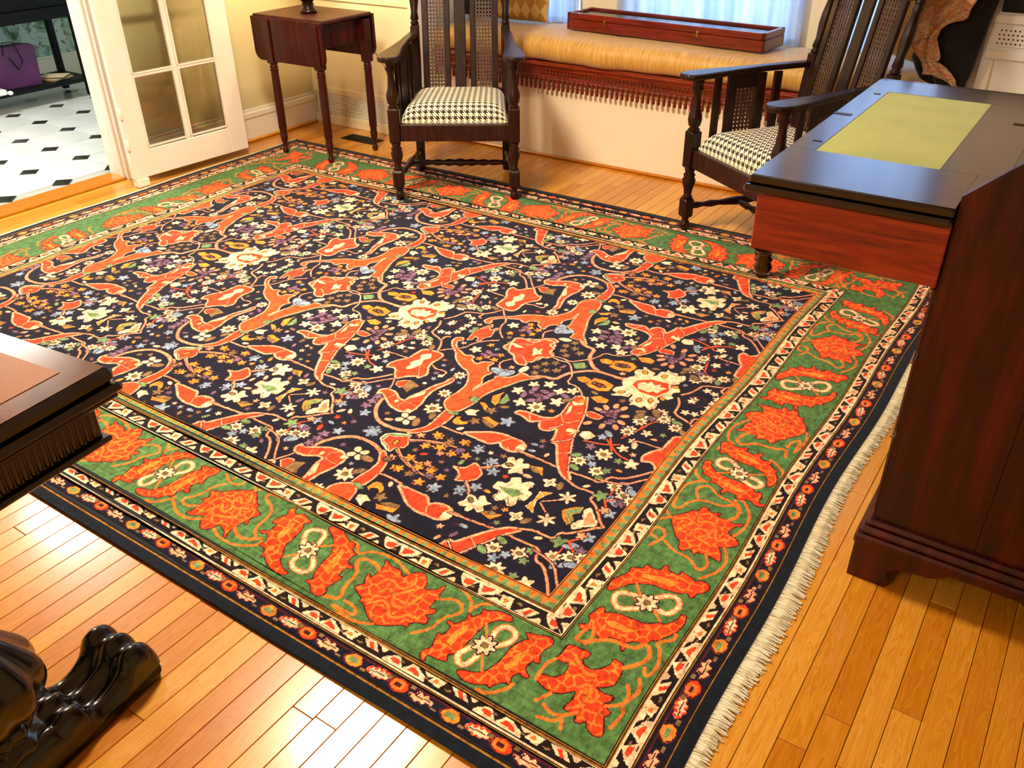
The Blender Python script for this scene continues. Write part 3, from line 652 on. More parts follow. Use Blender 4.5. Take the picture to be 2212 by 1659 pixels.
# --- field: mirrored twice across, repeated along
fmask = d >= .452
FM = parse(RUG_FIELD)
A0, A1, PX = 1.546, 2.237, .972
for k in range(-3, 3):
    for sg, of in ((-1, 2*A0), (1, 2*(A1-A0)), (-1, 2*A1), (1, 0)):
        for (t, c, o, w, P) in FM:
            Q = P.copy(); Q[:, 0] += k*PX; Q[:, 1] = sg*Q[:, 1]+of
            if Q[:, 0].max() < RX0+.4 or Q[:, 0].min() > RX1-.4 or Q[:, 1].max() < RY0+.4 or Q[:, 1].min() > RY1-.4: continue
            motif(t, c, o, w, Q, fmask, sg)
# small leaves woven into what navy is left
from_k = {'T': 30, 'V': 26, 'c': 20, 'C': 20, 'A': 14, 'B': 14, 'G': 12, 'R': 6}
bag = [k for k, n in from_k.items() for _ in range(n)]
tries = rng.random((34000, 3))
for ux, uy, uz in tries:
    x = RX0+.47+ux*(RX1-RX0-.94); y = RY0+.47+uy*(RY1-RY0-.94); i = int((x-RX0)/CS); j = int((y-RY0)/CS); r = 6
    if (img[j-r:j+r+1, i-r:i+r+1] == PI['K']).mean() < .975: continue
    if math.sin(x*9.1)*math.sin(y*11.3) > .62: continue
    k = bag[int(uz*len(bag))]; s_ = .0085+.004*((uz*97) % 1); a = uz*40
    paint(polar(x, y, s_, lambda t: .70+.30*math.cos(5*(t-a)), 24) if (uz*31) % 1 < .6 else ell(x, y, s_*1.3, s_*.6, a), k, 'H', .003, fmask)
    if (uz*57) % 1 < .5: stroke([(x+.010*math.cos(a), y+.010*math.sin(a)), (x+.028*math.cos(a+.3), y+.028*math.sin(a+.3))], 'M', .0036, fmask, False)
# --- main border: beast cartouches and palmettes in turn
bmask0 = (d >= .136) & (d < .354)
BM = {k: parse(v) for k, v in RUG_BORDER.items()}
def put(key, cx, cy, rot, sd, flip=1):
    mk = bmask0 & (side == sd) if sd is not None else bmask0
    cs_, sn = math.cos(rot), math.sin(rot)
    for (t, c, o, w, P) in BM[key]:
        X = P[:, 0]*flip; Y = P[:, 1]; Q = np.stack([cx+X*cs_-Y*sn, cy+X*sn+Y*cs_], 1)
        if t == 'L' and c == 'A': c2, wd = ('h' if key[0] in 'pk' and len(P) < 8 and w <= .004 and abs(P[:, 0]).max() < .07 else 'o'), w*1.9
        elif t == 'L' and c == 'C': stroke(smooth(Q), 'o', .0165, mk, False); stroke(smooth(Q), 'W', .0105, mk, False); continue
        else: c2, wd = c, w
        motif(t, c2, o, wd, Q, mk, 1)
BD = .245
gx_, gy_ = np.meshgrid(np.arange(-2, int(3.8/.026)+3), np.arange(-2, int(2.9/.026)+3)); jx, jy = rng.random(gx_.shape)*.8, rng.random(gx_.shape)*.8
def veins():
    jj, ii = np.nonzero(img == PI['F']); X = (cx_[ii]-RX0)/.026; Y = (cy_[jj]-RY0)/.026; bi = X.astype(int); bj = Y.astype(int)
    D1 = np.full(len(X), 9.); D2 = np.full(len(X), 9.)
    for dj in (-1, 0, 1):
        for di in (-1, 0, 1):
            a, b_ = bi+di+2, bj+dj+2; q = np.hypot(X-(bi+di)-jx[b_, a], Y-(bj+dj)-jy[b_, a]); m = q < D1; D2 = np.where(m, D1, np.minimum(D2, q)); D1 = np.where(m, q, D1)
    keep = (D2-D1 < .17) & (img[np.clip(jj+2, 0, NY-1), ii] == PI['F']) & (img[np.clip(jj-2, 0, NY-1), ii] == PI['F']); img[jj[keep], ii[keep]] = PI['h']
seqN = [-.798, -1.055, -1.342, -1.657, -1.916, -2.169, -2.43, -2.70, -2.965, -3.237, -3.513]
keys = ['c2', 'p1', 'c1', 'p2']
for order in (('p',), ('c',)):
    for i, s_ in enumerate(seqN):
        k = keys[i % 4]
        if k[0] == order[0]:
            put(k, s_, RY0+BD+.006, 0, 0); put(k, s_, RY1-BD-.02, math.pi, 2)
    for i, s_ in enumerate([1.378, 1.665, 1.959, 2.255, 2.528, 2.818, 3.106]):
        k = ['c1', 'p2', 'c2', 'p1'][i % 4]
        if k[0] == order[0]:
            put(k, RX1-BD-.002, s_, math.pi/2, 1); put(k, RX0+BD+.08, s_-.03, -math.pi/2, 3)
for cx, cy, r in ((RX1, RY0, 0), (RX1, RY1, math.pi/2), (RX0, RY1, math.pi), (RX0, RY0, -math.pi/2)): put('k', cx, cy, r, None)
veins()
# --- guard bands from woven unit cells
def unit(w, h, shapes, bgc):
    u = np.full((h, w), PI[bgc], np.uint8)
    for c, o, P in shapes:
        for sh in (-1, 0, 1): paint([((x+sh)*w/100, y*h/100) for x, y in P], c, o, .8 if o else 0, None, u, 0, 0, 1)
    return u
def band(u, period, d0, d1, flip=False):
    S = np.where((side == 0) | (side == 2), GX, GY); m = (d >= d0) & (d < d1)
    a = ((S[m]/period) % 1)*u.shape[1]; t = (d[m]-d0)/(d1-d0); t = 1-t if flip else t
    img[m] = u[np.clip((t*u.shape[0]).astype(int), 0, u.shape[0]-1), np.clip(a.astype(int), 0, u.shape[1]-1)]
g1 = unit(101, 16, [('W', None, [(0, 0), (3, 45), (13, 98), (22, 5)]), ('W', None, [(22, 0), (30, 100), (45, 45), (47, 0)]), ('W', None, [(51, 25), (54, 85), (66, 100), (63, 45), (62, 20)]),
                    ('W', None, [(72, 95), (82, 30), (93, 30), (84, 100)]), ('W', None, [(40, 100), (48, 62), (58, 100)]), ('W', None, [(90, 100), (97, 60), (100, 100)]),
                    ('R', None, [(7, 30), (9, 70), (14, 70), (17, 25)]), ('R', None, [(28, 25), (31, 70), (38, 45), (40, 20)]), ('o', None, [(55, 40), (57, 75), (60, 50)]), ('R', None, [(79, 80), (84, 40), (87, 40), (82, 85)]),
                    ('T', None, [(17, 50), (21, 60), (19, 80)]), ('T', None, [(48, 30), (50, 45), (46, 50)]), ('T', None, [(68, 40), (74, 50), (71, 25)])], 'D')
band(g1, .243, .0925, .123); band(g1, .243, .3645, .406, True)
leafA = [(27, 50), (30, 70), (32, 55), (35, 80), (37, 62), (40, 85), (42, 66), (45, 80), (47, 60), (45, 40), (42, 45), (40, 25), (37, 42), (35, 22), (32, 42), (30, 30)]
g2 = unit(110, 19, [('M', None, [(0, 78), (100, 78), (100, 90), (0, 90)]),
                    ('A', 'M', [(5, 20), (10, 8), (17, 20), (19, 50), (15, 82), (7, 82), (2, 50)]), ('G', None, [(7, 35), (14, 35), (15, 60), (8, 65)]), ('W', 'R', leafA),
                    ('F', 'M', [(52, 22), (58, 10), (64, 20), (67, 50), (64, 78), (58, 88), (52, 78), (49, 50)]), ('h', None, [(53, 28), (58, 20), (63, 28), (63, 75), (58, 82), (53, 75)]), ('M', None, [(56, 40), (60, 40), (60, 62), (56, 62)]),
                    ('P', 'M', [(72, 30), (78, 15), (80, 35), (85, 20), (87, 45), (92, 38), (93, 60), (88, 62), (86, 82), (82, 65), (78, 80), (76, 55), (71, 55)]),
                    ('T', None, [(22, 15), (25, 15), (25, 35), (22, 35)]), ('T', None, [(46, 60), (49, 60), (49, 80), (46, 80)]), ('T', None, [(69, 70), (72, 70), (72, 88), (69, 88)]), ('T', None, [(95, 20), (98, 20), (98, 38), (95, 38)]),
                    ('Z', None, [(30, 48), (44, 56), (44, 60), (30, 52)]), ('Z', None, [(75, 45), (90, 54), (90, 58), (75, 49)])], 'K')
band(g2, .263, .038, .081)
zz = unit(12, 11, [('o', None, [(0, 100), (50, 0), (100, 100)])], 'G'); band(zz, .031, .420, .446)
# --- horizontal runs of one colour become one strip of pile
nav = img == PI['K']; img[nav & (rng.random(img.shape) < .02)] = PI['H']
rows, cols = np.nonzero(np.diff(img, axis=1)); 
brk = np.ones((NY, NX+1), bool); brk[:, 1:-1] = img[:, 1:] != img[:, :-1]
r_, c_ = np.nonzero(brk[:, :-1]); r2, c2_ = np.nonzero(brk[:, 1:]); nq = len(r_)
x0 = RX0+c_*CS; x1 = RX0+(c2_+1)*CS; y0 = RY0+r_*CS; y1 = y0+CS
def rugwarp(x, y): return x+.010*np.sin(y*2.1+.6)*(x-RX0)/(RX1-RX0)-.0055*np.sin(y*7.0), y+.006*np.sin(x*1.9)+.0035*np.sin(x*6.1)
vx = np.stack([x0, x1, x1, x0], 1).ravel(); vy = np.stack([y0, y0, y1, y1], 1).ravel()
wx, wy = rugwarp(vx, vy)
me = bpy.data.meshes.new('pile'); me.vertices.add(nq*4); me.loops.add(nq*4); me.polygons.add(nq)
me.vertices.foreach_set('co', np.stack([wx, wy, np.full_like(wx, RZ)], 1).ravel().astype(np.float32))
me.loops.foreach_set('vertex_index', np.arange(nq*4, dtype=np.int32)); me.polygons.foreach_set('loop_start', np.arange(nq, dtype=np.int32)*4)
try: me.polygons.foreach_set('loop_total', np.full(nq, 4, np.int32))
except Exception: pass
colr = np.array([lin(PAL[k]) for k in PK]); jit = rng.normal(1, .09, nq)[:, None]
cc = colr[img[r_, c_]].copy(); cc[:, :3] = np.clip(cc[:, :3]*jit, 0, 1)
at = me.attributes.new('knot', 'FLOAT_COLOR', 'CORNER'); at.data.foreach_set('color', np.repeat(cc, 4, 0).ravel().astype(np.float32))
me.update(); me.validate()
def mk_rug():
    m, nt, b = new_mat('wool_pile', .9, sheen=.11, spec=.15)
    a = nt.nodes.new('ShaderNodeAttribute'); a.attribute_name = 'knot'
    n1 = noise(nt, coords(nt, 'World', (60, 22, 1), (0, 0, .25)), 5, 4, .65); n2 = noise(nt, coords(nt, 'World'), 4, 3)  # stretched noise paints pile sheen streaks into the colour, with uneven dye
    n3 = noise(nt, coords(nt, 'World', (1, .6, 1), (0, 0, .2)), 75, 3, .6)
    f = math_n(nt, 'ADD', math_n(nt, 'MULTIPLY', n1, 1.4), math_n(nt, 'ADD', math_n(nt, 'MULTIPLY', n2, .4), math_n(nt, 'ADD', math_n(nt, 'MULTIPLY', n3, 2.6), -1.12)))
    vm = nt.nodes.new('ShaderNodeVectorMath'); vm.operation = 'SCALE'; nt.links.new(a.outputs['Color'], vm.inputs[0]); nt.links.new(f, vm.inputs['Scale'])
    nt.links.new(vm.outputs[0], b.inputs['Base Color']); bump(nt, b, n1, .5, .003); return m
M['pile'] = mk_rug(); me.materials.append(M['pile'])
rug = thing('oriental_rug', 'large navy, green and orange oriental rug with cream fringe on the oak floor', 'rug')
link('pile', me, rug)
b = MB(); 
E = [(RX0, RY0), (RX1, RY0), (RX1, RY1), (RX0, RY1)]; P = []
for (ax, ay), (bx, by) in zip(E, E[1:]+E[:1]):
    for t in np.linspace(0, 1, 60, endpoint=False): x, y = rugwarp(ax+(bx-ax)*t, ay+(by-ay)*t); P.append((float(x), float(y)))
b.prism(P, .001, RZ-.0012); b.build('woven_base', plain('navy_selvedge', '0C1420', '101A28', .9), rug)
M['fringe'] = plain('cream_cotton', 'EADFC0', 'F4EBD2', .9, 60)
for ex, sg in ((RX1, 1), (RX0, -1)):
    b = MB(); y = RY0+.004; i = 0
    while y < RY1-.004:
        xx, yy = rugwarp(ex, y); xx = float(xx); yy = float(yy); L = (.040+.006*math.sin(y*5)+random.uniform(-.006, .006))*(1 if sg > 0 else .7)
        dy = random.uniform(-.006, .006); w = .0027; z0 = .008; z1 = .001+random.random()*.004; xm = xx+sg*L*.5; xe = xx+sg*L; ym = yy+dy*.3
        xs = xx-sg*.006
        vs = [(xs, yy-w, z0), (xs, yy+w, z0), (xm, ym-w, z0+random.uniform(0, .004)), (xm, ym+w, z0), (xe, yy+dy-w*.6, z1), (xe, yy+dy+w*.6, z1), (xs, yy, .001), (xm, ym, .001), (xe, yy+dy, .0006)]
        b.add(vs, [(0, 1, 3, 2), (2, 3, 5, 4), (0, 2, 7, 6), (2, 4, 8, 7), (1, 6, 7, 3), (3, 7, 8, 5), (4, 5, 8)]); y += .0030
    b.build('fringe', M['fringe'], rug, 'cream cotton fringe', kind='stuff')
# ================================================================ the setting
XL, YB, XR, YF, ZC = -4.33, 4.08, 1.9, -2.6, 2.6
fl = struct(MB().box(XL-.16, XR, YF, 5.0, -.05, -.004), 'floor', plain('subfloor', '3A1C08', '4A260C', .8), 'narrow oak strip floor, golden brown')
boards = []; wB = .0572; i = 0; x = -.243-wB*80
while x < XR:
    y = YF+random.uniform(-.9, 0)
    while y < 4.2:
        L = random.choice((.38, .55, .7, .95, 1.2, 1.5))*random.uniform(.85, 1.15); y1 = min(y+L, 4.215)
        if y1 > YF and y1-y > .02 and x+wB > XL: boards.append((max(x, XL), x+wB, max(y, YF), y1))
        y = y+L
    x += wB
def under(bd): return bd[0] > RX0+.03 and bd[1] < RX1-.02 and bd[2] > RY0+.02 and bd[3] < RY1-.02
def key(bd):
    x, y = (bd[0]+bd[1])/2, (bd[2]+bd[3])/2; vis = 0
    for yy in np.linspace(bd[2], bd[3], 5):
        v = Vector((x, yy, -H_CAM)); zc = v.dot(fw)
        if zc > .1:
            px, py = v.dot(rt)/zc*1865.77+1106, -v.dot(up)/zc*1865.77+829
            hid = RX0 < x < RX1 and RY0 < yy < RY1
            if -20 < px < 2232 and -20 < py < 1680 and not hid: vis = max(vis, 1/(zc*zc))
    return vis*(bd[3]-bd[2])
boards = [(key(bd), bd) for bd in boards if not under(bd)]; boards.sort(key=lambda t: -t[0])
rest = MB()
def boardgeo(mb, bd): return mb.box(bd[0]+.0006, bd[1]-.0006, bd[2]+.0006, bd[3]-.0006, -.006, 0, bev=.0011)
for k, (s, bd) in enumerate(boards):
    if k < 290 and s > 0: boardgeo(MB(), bd).build('floorboard', M['floor'], fl)
    else: boardgeo(rest, bd)
rest.build('floorboards', M['floor'], fl, 'remaining oak strips joined as one', kind='stuff')
# left wall with the hall opening, and the threshold
HY0, HY1, HZ = 1.15, 2.65, 2.12
b = MB(); b.box(XL-.14, XL, HY1, 4.3, 0, ZC); b.box(XL-.14, XL, YF, HY0, 0, ZC); b.box(XL-.14, XL, HY0, HY1, HZ, ZC); struct(b, 'wall_left', M['wall'])
b = MB(); b.box(XL-.15, XL+.012, HY1-.012, HY1+.0, 0, HZ); b.box(XL+.002, XL+.02, HY1-.005, HY1+.085, 0, HZ+.1, bev=.004); b.box(XL+.002, XL+.032, HY1+.06, HY1+.1, 0, HZ+.1, bev=.006)
b.box(XL-.05, XL-.02, HY1-.024, HY1-.012, 0, HZ, bev=.003); b.box(XL-.15, XL+.02, HY0-.1, HY0+.012, 0, HZ+.1); b.box(XL-.15, XL+.02, HY0-.1, HY1+.1, HZ, HZ+.1); struct(b, 'trim_1', M['white'], 'cream moulded casing of the hall opening')
struct(MB().box(XL-.15, XL-.005, HY0, HY1-.013, -.004, .014, bev=.004), 'trim_2', M['floor'], 'raised oak threshold to the tiled hall')
def baseboard(name, x0, x1, y0, y1, ax):
    b = MB(); t = .018
    if ax == 'x': b.box(x0, x0+t, y0, y1, 0, .135, bev=.002); b.box(x0, x0+t+.008, y0, y1, .135, .175, bev=.007); b.box(x0, x0+t-.008, y0, y1, .175, .19, bev=.003)
    else: b.box(x0, x1, y0-t, y0, 0, .135, bev=.002); b.box(x0, x1, y0-t-.008, y0, .135, .175, bev=.007); b.box(x0, x1, y0-t+.008, y0, .175, .19, bev=.003)
    return struct(b, name, M['white'])
baseboard('baseboard_left', XL, 0, HY1+.1, YB, 'x')
b = MB(); b.box(XL+.018, XL+.036, HY1+.1, YB-.03, 0, .02, bev=.007); struct(b, 'trim_3', M['floor'], 'oak shoe moulding along the left wall')
# back wall: cream panelled piece with grille, then the window bay
struct(MB().box(XL, -3.46, YB, YB+.14, 0, ZC), 'wall_back', M['wall'])
b = MB(); b.box(XL+.02, -3.46, YB-.02, YB, 0, .06, bev=.003); b.box(XL+.02, -3.46, YB-.016, YB, .20, .235, bev=.005); b.box(XL, -3.46, YB-.022, YB, .75, .785, bev=.006); b.box(XL+.02, -3.46, YB-.012, YB, .235, .75); struct(b, 'trim_4', plain('cream_wainscot', 'E9DCB8', 'EEE2C0', .5, 2), 'cream wainscot with moulded cap')
gr = MB(); gx0, gx1 = XL+.05, -3.47
for k in range(11): z = .062+k*.0135; gr.box(gx0, gx1, YB-.014, YB-.008, z, z+.006)
nxg = int((gx1-gx0)/.0135)
for k in range(nxg+1): xx = gx0+k*.0135; gr.box(xx, xx+.006, YB-.012, YB-.006, .06, .203)
gt = thing('wall_grille', 'cream pierced metal grille low on the wall behind the drop-leaf table', 'grille', (0, 0, 0))
gr.build('lattice', M['white'], gt, kind='stuff'); MB().box(gx0, gx1, YB-.004, YB-.001, .06, .2).build('backing', plain('grille_dark', '8A7C50', '93855A', .8), gt)
b = MB(); b.box(-3.46, -3.385, YB-.03, YB+.16, 0, ZC, bev=.006); struct(b, 'trim_5', M['white'], 'white casing at the left end of the window bay')
BY = 4.66   # inner face of bay wall
SEG = [(-3.4, -3.32), (-2.676, -2.407), (-1.398, -1.25), (-.62, 1.9)]
b = MB()
for x0, x1 in SEG: b.box(x0, x1, BY, BY+.14, 0, ZC)
for x0, x1 in ((-3.32, -2.676), (-2.407, -1.398), (-1.25, -.62)): b.box(x0, x1, BY, BY+.14, 0, .60); b.box(x0, x1, BY, BY+.14, 2.2, ZC)
b.box(-3.48, -3.385, YB+.14, BY+.14, 0, ZC); struct(b, 'wall_bay', plain('bay_paint', 'EFE3C6', 'F3E8CE', .5, 2))
WIN = []
for n, (x0, x1) in enumerate(((-3.32, -2.676), (-2.407, -1.398), (-1.25, -.62)), 1):
    w = bpy.data.objects.new('window_%d' % n, None); COL.objects.link(w); w.location = ((x0+x1)/2, BY+.1, .6); w['kind'] = 'structure'; w['label'] = ['narrow left bay window behind voile', 'wide bay window behind voile', 'narrow right bay window behind voile'][n-1]
    hw = (x1-x0)/2; f = MB()
    for a, c, e, g in ((-hw, -hw+.05, 0, 1.6), (hw-.05, hw, 0, 1.6), (-hw, hw, 0, .06), (-hw, hw, 1.54, 1.6), (-hw, hw, .78, .82)): f.box(a, c, -.02, .02, e, g, bev=.004)
    f.build('window_frame', M['white'], w); MB().box(-hw+.05, hw-.05, -.003, .003, .06, 1.54).build('pane', M['glass'], w); WIN.append((w, x0, x1))
for n, (w, x0, x1) in enumerate(WIN):
    c = MB(); nx = 90; vs = []; a0, a1 = x0-.02, x1+.02
    for j, z in enumerate((.655, .9, 1.3, 1.8, 2.28)):
        for i in range(nx+1): t = i/nx; vs.append((a0+(a1-a0)*t, BY-.035+.020*math.sin(t*nx*.55+.4*j)*(1.1-.1*j)+.008*math.sin(t*17), z))
    c.add(vs, [(j*(nx+1)+i, j*(nx+1)+i+1, (j+1)*(nx+1)+i+1, (j+1)*(nx+1)+i) for j in range(4) for i in range(nx)], True)
    o = c.build('sheer_curtain', M['curtain'], None, ['narrow white voile curtain beside the harlequin pillow', 'wide white voile curtain behind the long display case', 'narrow white voile curtain seen through the slats of the right armchair'][n], category='curtain', group='voile curtains of the bay')
# window seat
SX0, SX1, SY = -3.38, -.50, 4.215
b = MB(); b.box(SX0, SX1, SY, BY, .0, .50); struct(b, 'trim_6', M['seatwhite'], 'cream front of the built-in window seat')
struct(MB().box(-3.46, -.5, SY-.018, SY, 0, .018, bev=.007), 'trim_7', M['floor'], 'oak shoe moulding under the window seat')
struct(MB().box(-.52, XR, 4.20, 4.34, 0, ZC), 'wall_back_right', M['white'])
struct(MB().box(XR, XR+.1, YF, 5.0, 0, ZC), 'wall_right', M['wall']); struct(MB().box(-8.2, XR+.1, YF-.1, YF, 0, ZC), 'wall_front', M['wall'])
struct(MB().box(-8.2, XR+.1, YF-.1, 5.0, ZC, ZC+.1), 'ceiling', M['ceil'])
# hall
hf = bpy.data.objects.new('floor', None); COL.objects.link(hf); hf.location = (-6, 2, -.01); hf['kind'] = 'structure'; hf['label'] = 'hall floor of white octagon and small black square tiles'
MB().box(-2.2, 1.53, -4.6, 3.0, -.05, -.006).build('grout', M['grout'], hf)
PT = .3225; hh = PT/2; cc_ = .060; o8 = [(-hh+cc_+.001, -hh+.002), (hh-cc_-.001, -hh+.002), (hh-.002, -hh+cc_+.001), (hh-.002, hh-cc_-.001), (hh-cc_-.001, hh-.002), (-hh+cc_+.001, hh-.002), (-hh+.002, hh-cc_-.001), (-hh+.002, -hh+cc_+.001)]
tm = MB().prism(o8, -.006, .0).mesh('tile', M['tile']); q = cc_*.98; dm = MB().prism([(-q, 0), (0, -q), (q, 0), (0, q)], -.006, .0).mesh('small_tile', M['dot'])
for i in range(-5, 4):
    for j in range(-6, 4):
        dx, dy = -5.27+i*PT, 2.755+j*.3215
        if dx < -8.1: continue
        if dx < -4.47-q and dy > .9: link('small_tile', dm, hf, None, (dx+6, dy-2, 0))
        tx, ty = dx+hh, dy+hh
        if tx+hh < -4.46 and ty > .9: link('tile', tm, hf, None, (tx+6, ty-2, 0))
struct(MB().box(-7.1, -7.0, YF, 5, 0, ZC), 'wall_hall', M['wallpaper'], 'pale blue-green foliage wallpaper'); struct(MB().box(-7.0, -4.46, 4.6, 4.7, 0, ZC), 'wall_hall_end', M['wallpaper'])
b = MB(); b.box(-7.0, -6.98, YF, 4.6, 0, .16, bev=.004); b.box(-7.0, -6.99, YF, 4.6, .16, .18, bev=.003); struct(b, 'baseboard_hall', M['white'])

# ================================================================ french door, open against the left wall
dr = thing('french_door', 'cream french door standing open against the yellow wall', 'door', (-4.165, 2.57, 0), math.radians(-86.2+90)*-1)
DW, DT = .735, .036
def dbox(b, y0, y1, z0, z1, t=DT, bev=.003): return b.box(-t/2, t/2, y0, y1, z0, z1, bev=bev)
b = MB(); dbox(b, 0, .115, .045, 2.05); dbox(b, DW-.115, DW, .045, 2.05); b.build('stile', M['white'], dr)
dbox(MB(), .115, DW-.115, .045, .185).build('bottom_rail', M['white'], dr); dbox(MB(), .115, DW-.115, 1.95, 2.05).build('top_rail', M['white'], dr)
gz = [.185+k*.3675 for k in range(5)]+[1.95]; ymid = DW/2
dbox(MB(), ymid-.012, ymid+.012, .185, 1.95, .03, .006).build('muntin', M['white'], dr)
for z in gz[1:-1]: dbox(MB(), .115, DW-.115, z-.012, z+.012, .03, .006).build('muntin', M['white'], dr)
b = MB()
for y0, y1 in ((.115, ymid-.012), (ymid+.012, DW-.115)):
    for z0, z1 in zip(gz[:-1], gz[1:]):
        MB().box(-.002, .002, y0, y1, z0+.004, z1-.004).build('pane', M['glass'], dr)
        for a in (b,): a.box(.006, .018, y0, y0+.008, z0, z1); a.box(.006, .018, y1-.008, y1, z0, z1); a.box(.006, .018, y0, y1, z0+.008, z0+.016)
b.build('glazing_bead', M['white'], dr)
for z in (.20, .36, 1.9): MB().lathe([(z, .006), (z+.004, .008), (z+.05, .008), (z+.054, .005)], .022, .004, 10).build('hinge', M['white'], dr)
MB().box(-.02, .03, .005, .075, .002, .045, bev=.004).build('hinge_block', M['white'], dr)

# ================================================================ window seat dressing
def cushion_mesh(W, D, T, p=6, nx=40, ny=24, sag=0):
    b = MB(); us = [math.sin(math.pi/2*(2*i/nx-1))*1.0 for i in range(nx+1)]; vs_ = [math.sin(math.pi/2*(2*j/ny-1)) for j in range(ny+1)]
    top = []; 
    f = lambda u: max(0, 1-abs(u)**p)**(1/2.2)
    for v in vs_:
        for u in us: top.append((u*W, v*D, T*f(u)*f(v)*(1-sag*(1-u*u)*(1-v*v))))
    b.add(top, [(j*(nx+1)+i, j*(nx+1)+i+1, (j+1)*(nx+1)+i+1, (j+1)*(nx+1)+i) for j in range(ny) for i in range(nx)], True)
    bot = [(x, y, -z*.5) for x, y, z in top]
    b.add(bot, [(j*(nx+1)+i, (j+1)*(nx+1)+i, (j+1)*(nx+1)+i+1, j*(nx+1)+i+1) for j in range(ny) for i in range(nx)], True)
    return b, us, vs_
b = MB(); cw = (SX1-SX0)/2-.01; rr = .045; zb, zt = .535, .655; yf, ybk = SY-.075, BY-.05
prof = [(yf+.03, zb), (yf+.004, zb+.015), (yf-.012, zb+.05), (yf-.006, zt-.03), (yf+.02, zt-.004), (yf+.07, zt+.008), (yf+.2, zt+.012), (ybk-.05, zt+.006), (ybk, zt-.02), (ybk, zb)]
vs = []; nx = 60
for i in range(nx+1):
    t = i/nx; x = SX0+.01+2*cw*t; e = min(1, min(t, 1-t)*40); jig = .006*math.sin(x*9)+.004*math.sin(x*23)
    for (y, z) in prof: vs.append((x, y+jig*(y < yf+.1)+(1-e)*.02*(y < yf+.1), zb+(z-zb)*(.75+.25*e)+jig*.3))
n = len(prof); fs = [(i*n+k, i*n+k+1, (i+1)*n+k+1, (i+1)*n+k) for i in range(nx) for k in range(n-1)]+[tuple(range(n)), tuple(range(nx*n+n-1, nx*n-1, -1))]+[(i*n, (i+1)*n, (i+1)*n+n-1, i*n+n-1) for i in range(nx)]
b.add(vs, fs, True); b.build('seat_cushion', M['gold'], None, 'long gold silk cushion along the window seat', category='cushion')
rl = thing('fringed_rail', 'carved red-brown rail with hanging bead fringe under the gold cushion', 'rail', (0, 0, 0))
b = MB(); b.box(SX0, SX1, SY-.055, SY+.0, .500, .533, bev=.006); b.box(SX0, SX1, SY-.064, SY-.05, .512, .524, bev=.005); b.build('moulding', M['railwood'], rl)
b = MB(); b.box(SX0, SX1, SY-.050, SY-.032, .452, .462, bev=.003); b.box(SX0, SX1, SY-.050, SY-.032, .490, .500, bev=.003)
x = SX0+.01
while x < SX1-.02: b.box(x, x+.010, SY-.048, SY-.036, .462, .490, rot=.0, bev=.003); b.box(x+.011, x+.020, SY-.046, SY-.038, .470, .482, bev=.003); x += .0225
b.build('pierced_band', M['railwood'], rl, kind='stuff')
ts = MB(); ts.lathe([(.0, .004), (-.006, .008), (-.012, .005), (-.020, .0085), (-.030, .006), (-.045, .008), (-.062, .0095), (-.070, .004)][::-1], 0, 0, 8)
ts.tube([(-.015, 0, 0), (-.012, 0, -.016), (0, 0, -.034)], .0030, 5); ts.tube([(.015, 0, 0), (.012, 0, -.016), (0, 0, -.034)], .0030, 5)
tm_ = ts.mesh('bead_tassel', plain('red_brown_beads', '5E160C', '8E3018', .3, 60, coat=.4)); x = SX0+.02
while x < SX1-.02: link('bead_tassel', tm_, rl, None, (x, SY-.041, .454)); x += .030
# display case
case = thing('display_case', 'long shallow mahogany display case with glass lid on the gold cushion', 'display case', (-2.005, 4.43, .674), math.radians(-4.7))
CWd, CD, CH = .575, .115, .085
b = MB(); b.box(-CWd, CWd, -CD, -CD+.014, 0, .052, bev=.002); b.box(-CWd, CWd, CD-.014, CD, 0, .052, bev=.002); b.box(-CWd, -CWd+.014, -CD, CD, 0, .052, bev=.002); b.box(CWd-.014, CWd, -CD, CD, 0, .052, bev=.002); b.box(-CWd+.01, CWd-.01, -CD+.01, CD-.01, 0, .006); b.build('body', M['casewood'], case)
b = MB(); b.box(-CWd, CWd, -CD, -CD+.022, .054, CH, bev=.003); b.box(-CWd, CWd, CD-.022, CD, .054, CH, bev=.003); b.box(-CWd, -CWd+.022, -CD, CD, .054, CH, bev=.003); b.box(CWd-.022, CWd, -CD, CD, .054, CH, bev=.003); b.build('lid_frame', M['casewood'], case)
MB().box(-CWd+.02, CWd-.02, -CD+.02, CD-.02, .070, .074).build('lid_glass', M['glass'], case)
MB().box(-CWd+.014, CWd-.014, -CD+.014, CD-.014, .006, .012).build('lining', M['bluesheet'], case)
for x in (-.33, .22):
    c = MB(); c.box(x-.008, x+.008, -CD-.005, -CD, .036, .066, bev=.0015); c.box(x-.005, x+.005, -CD-.010, -CD-.004, .044, .060, bev=.002); c.build('brass_catch', M['brass'], case)
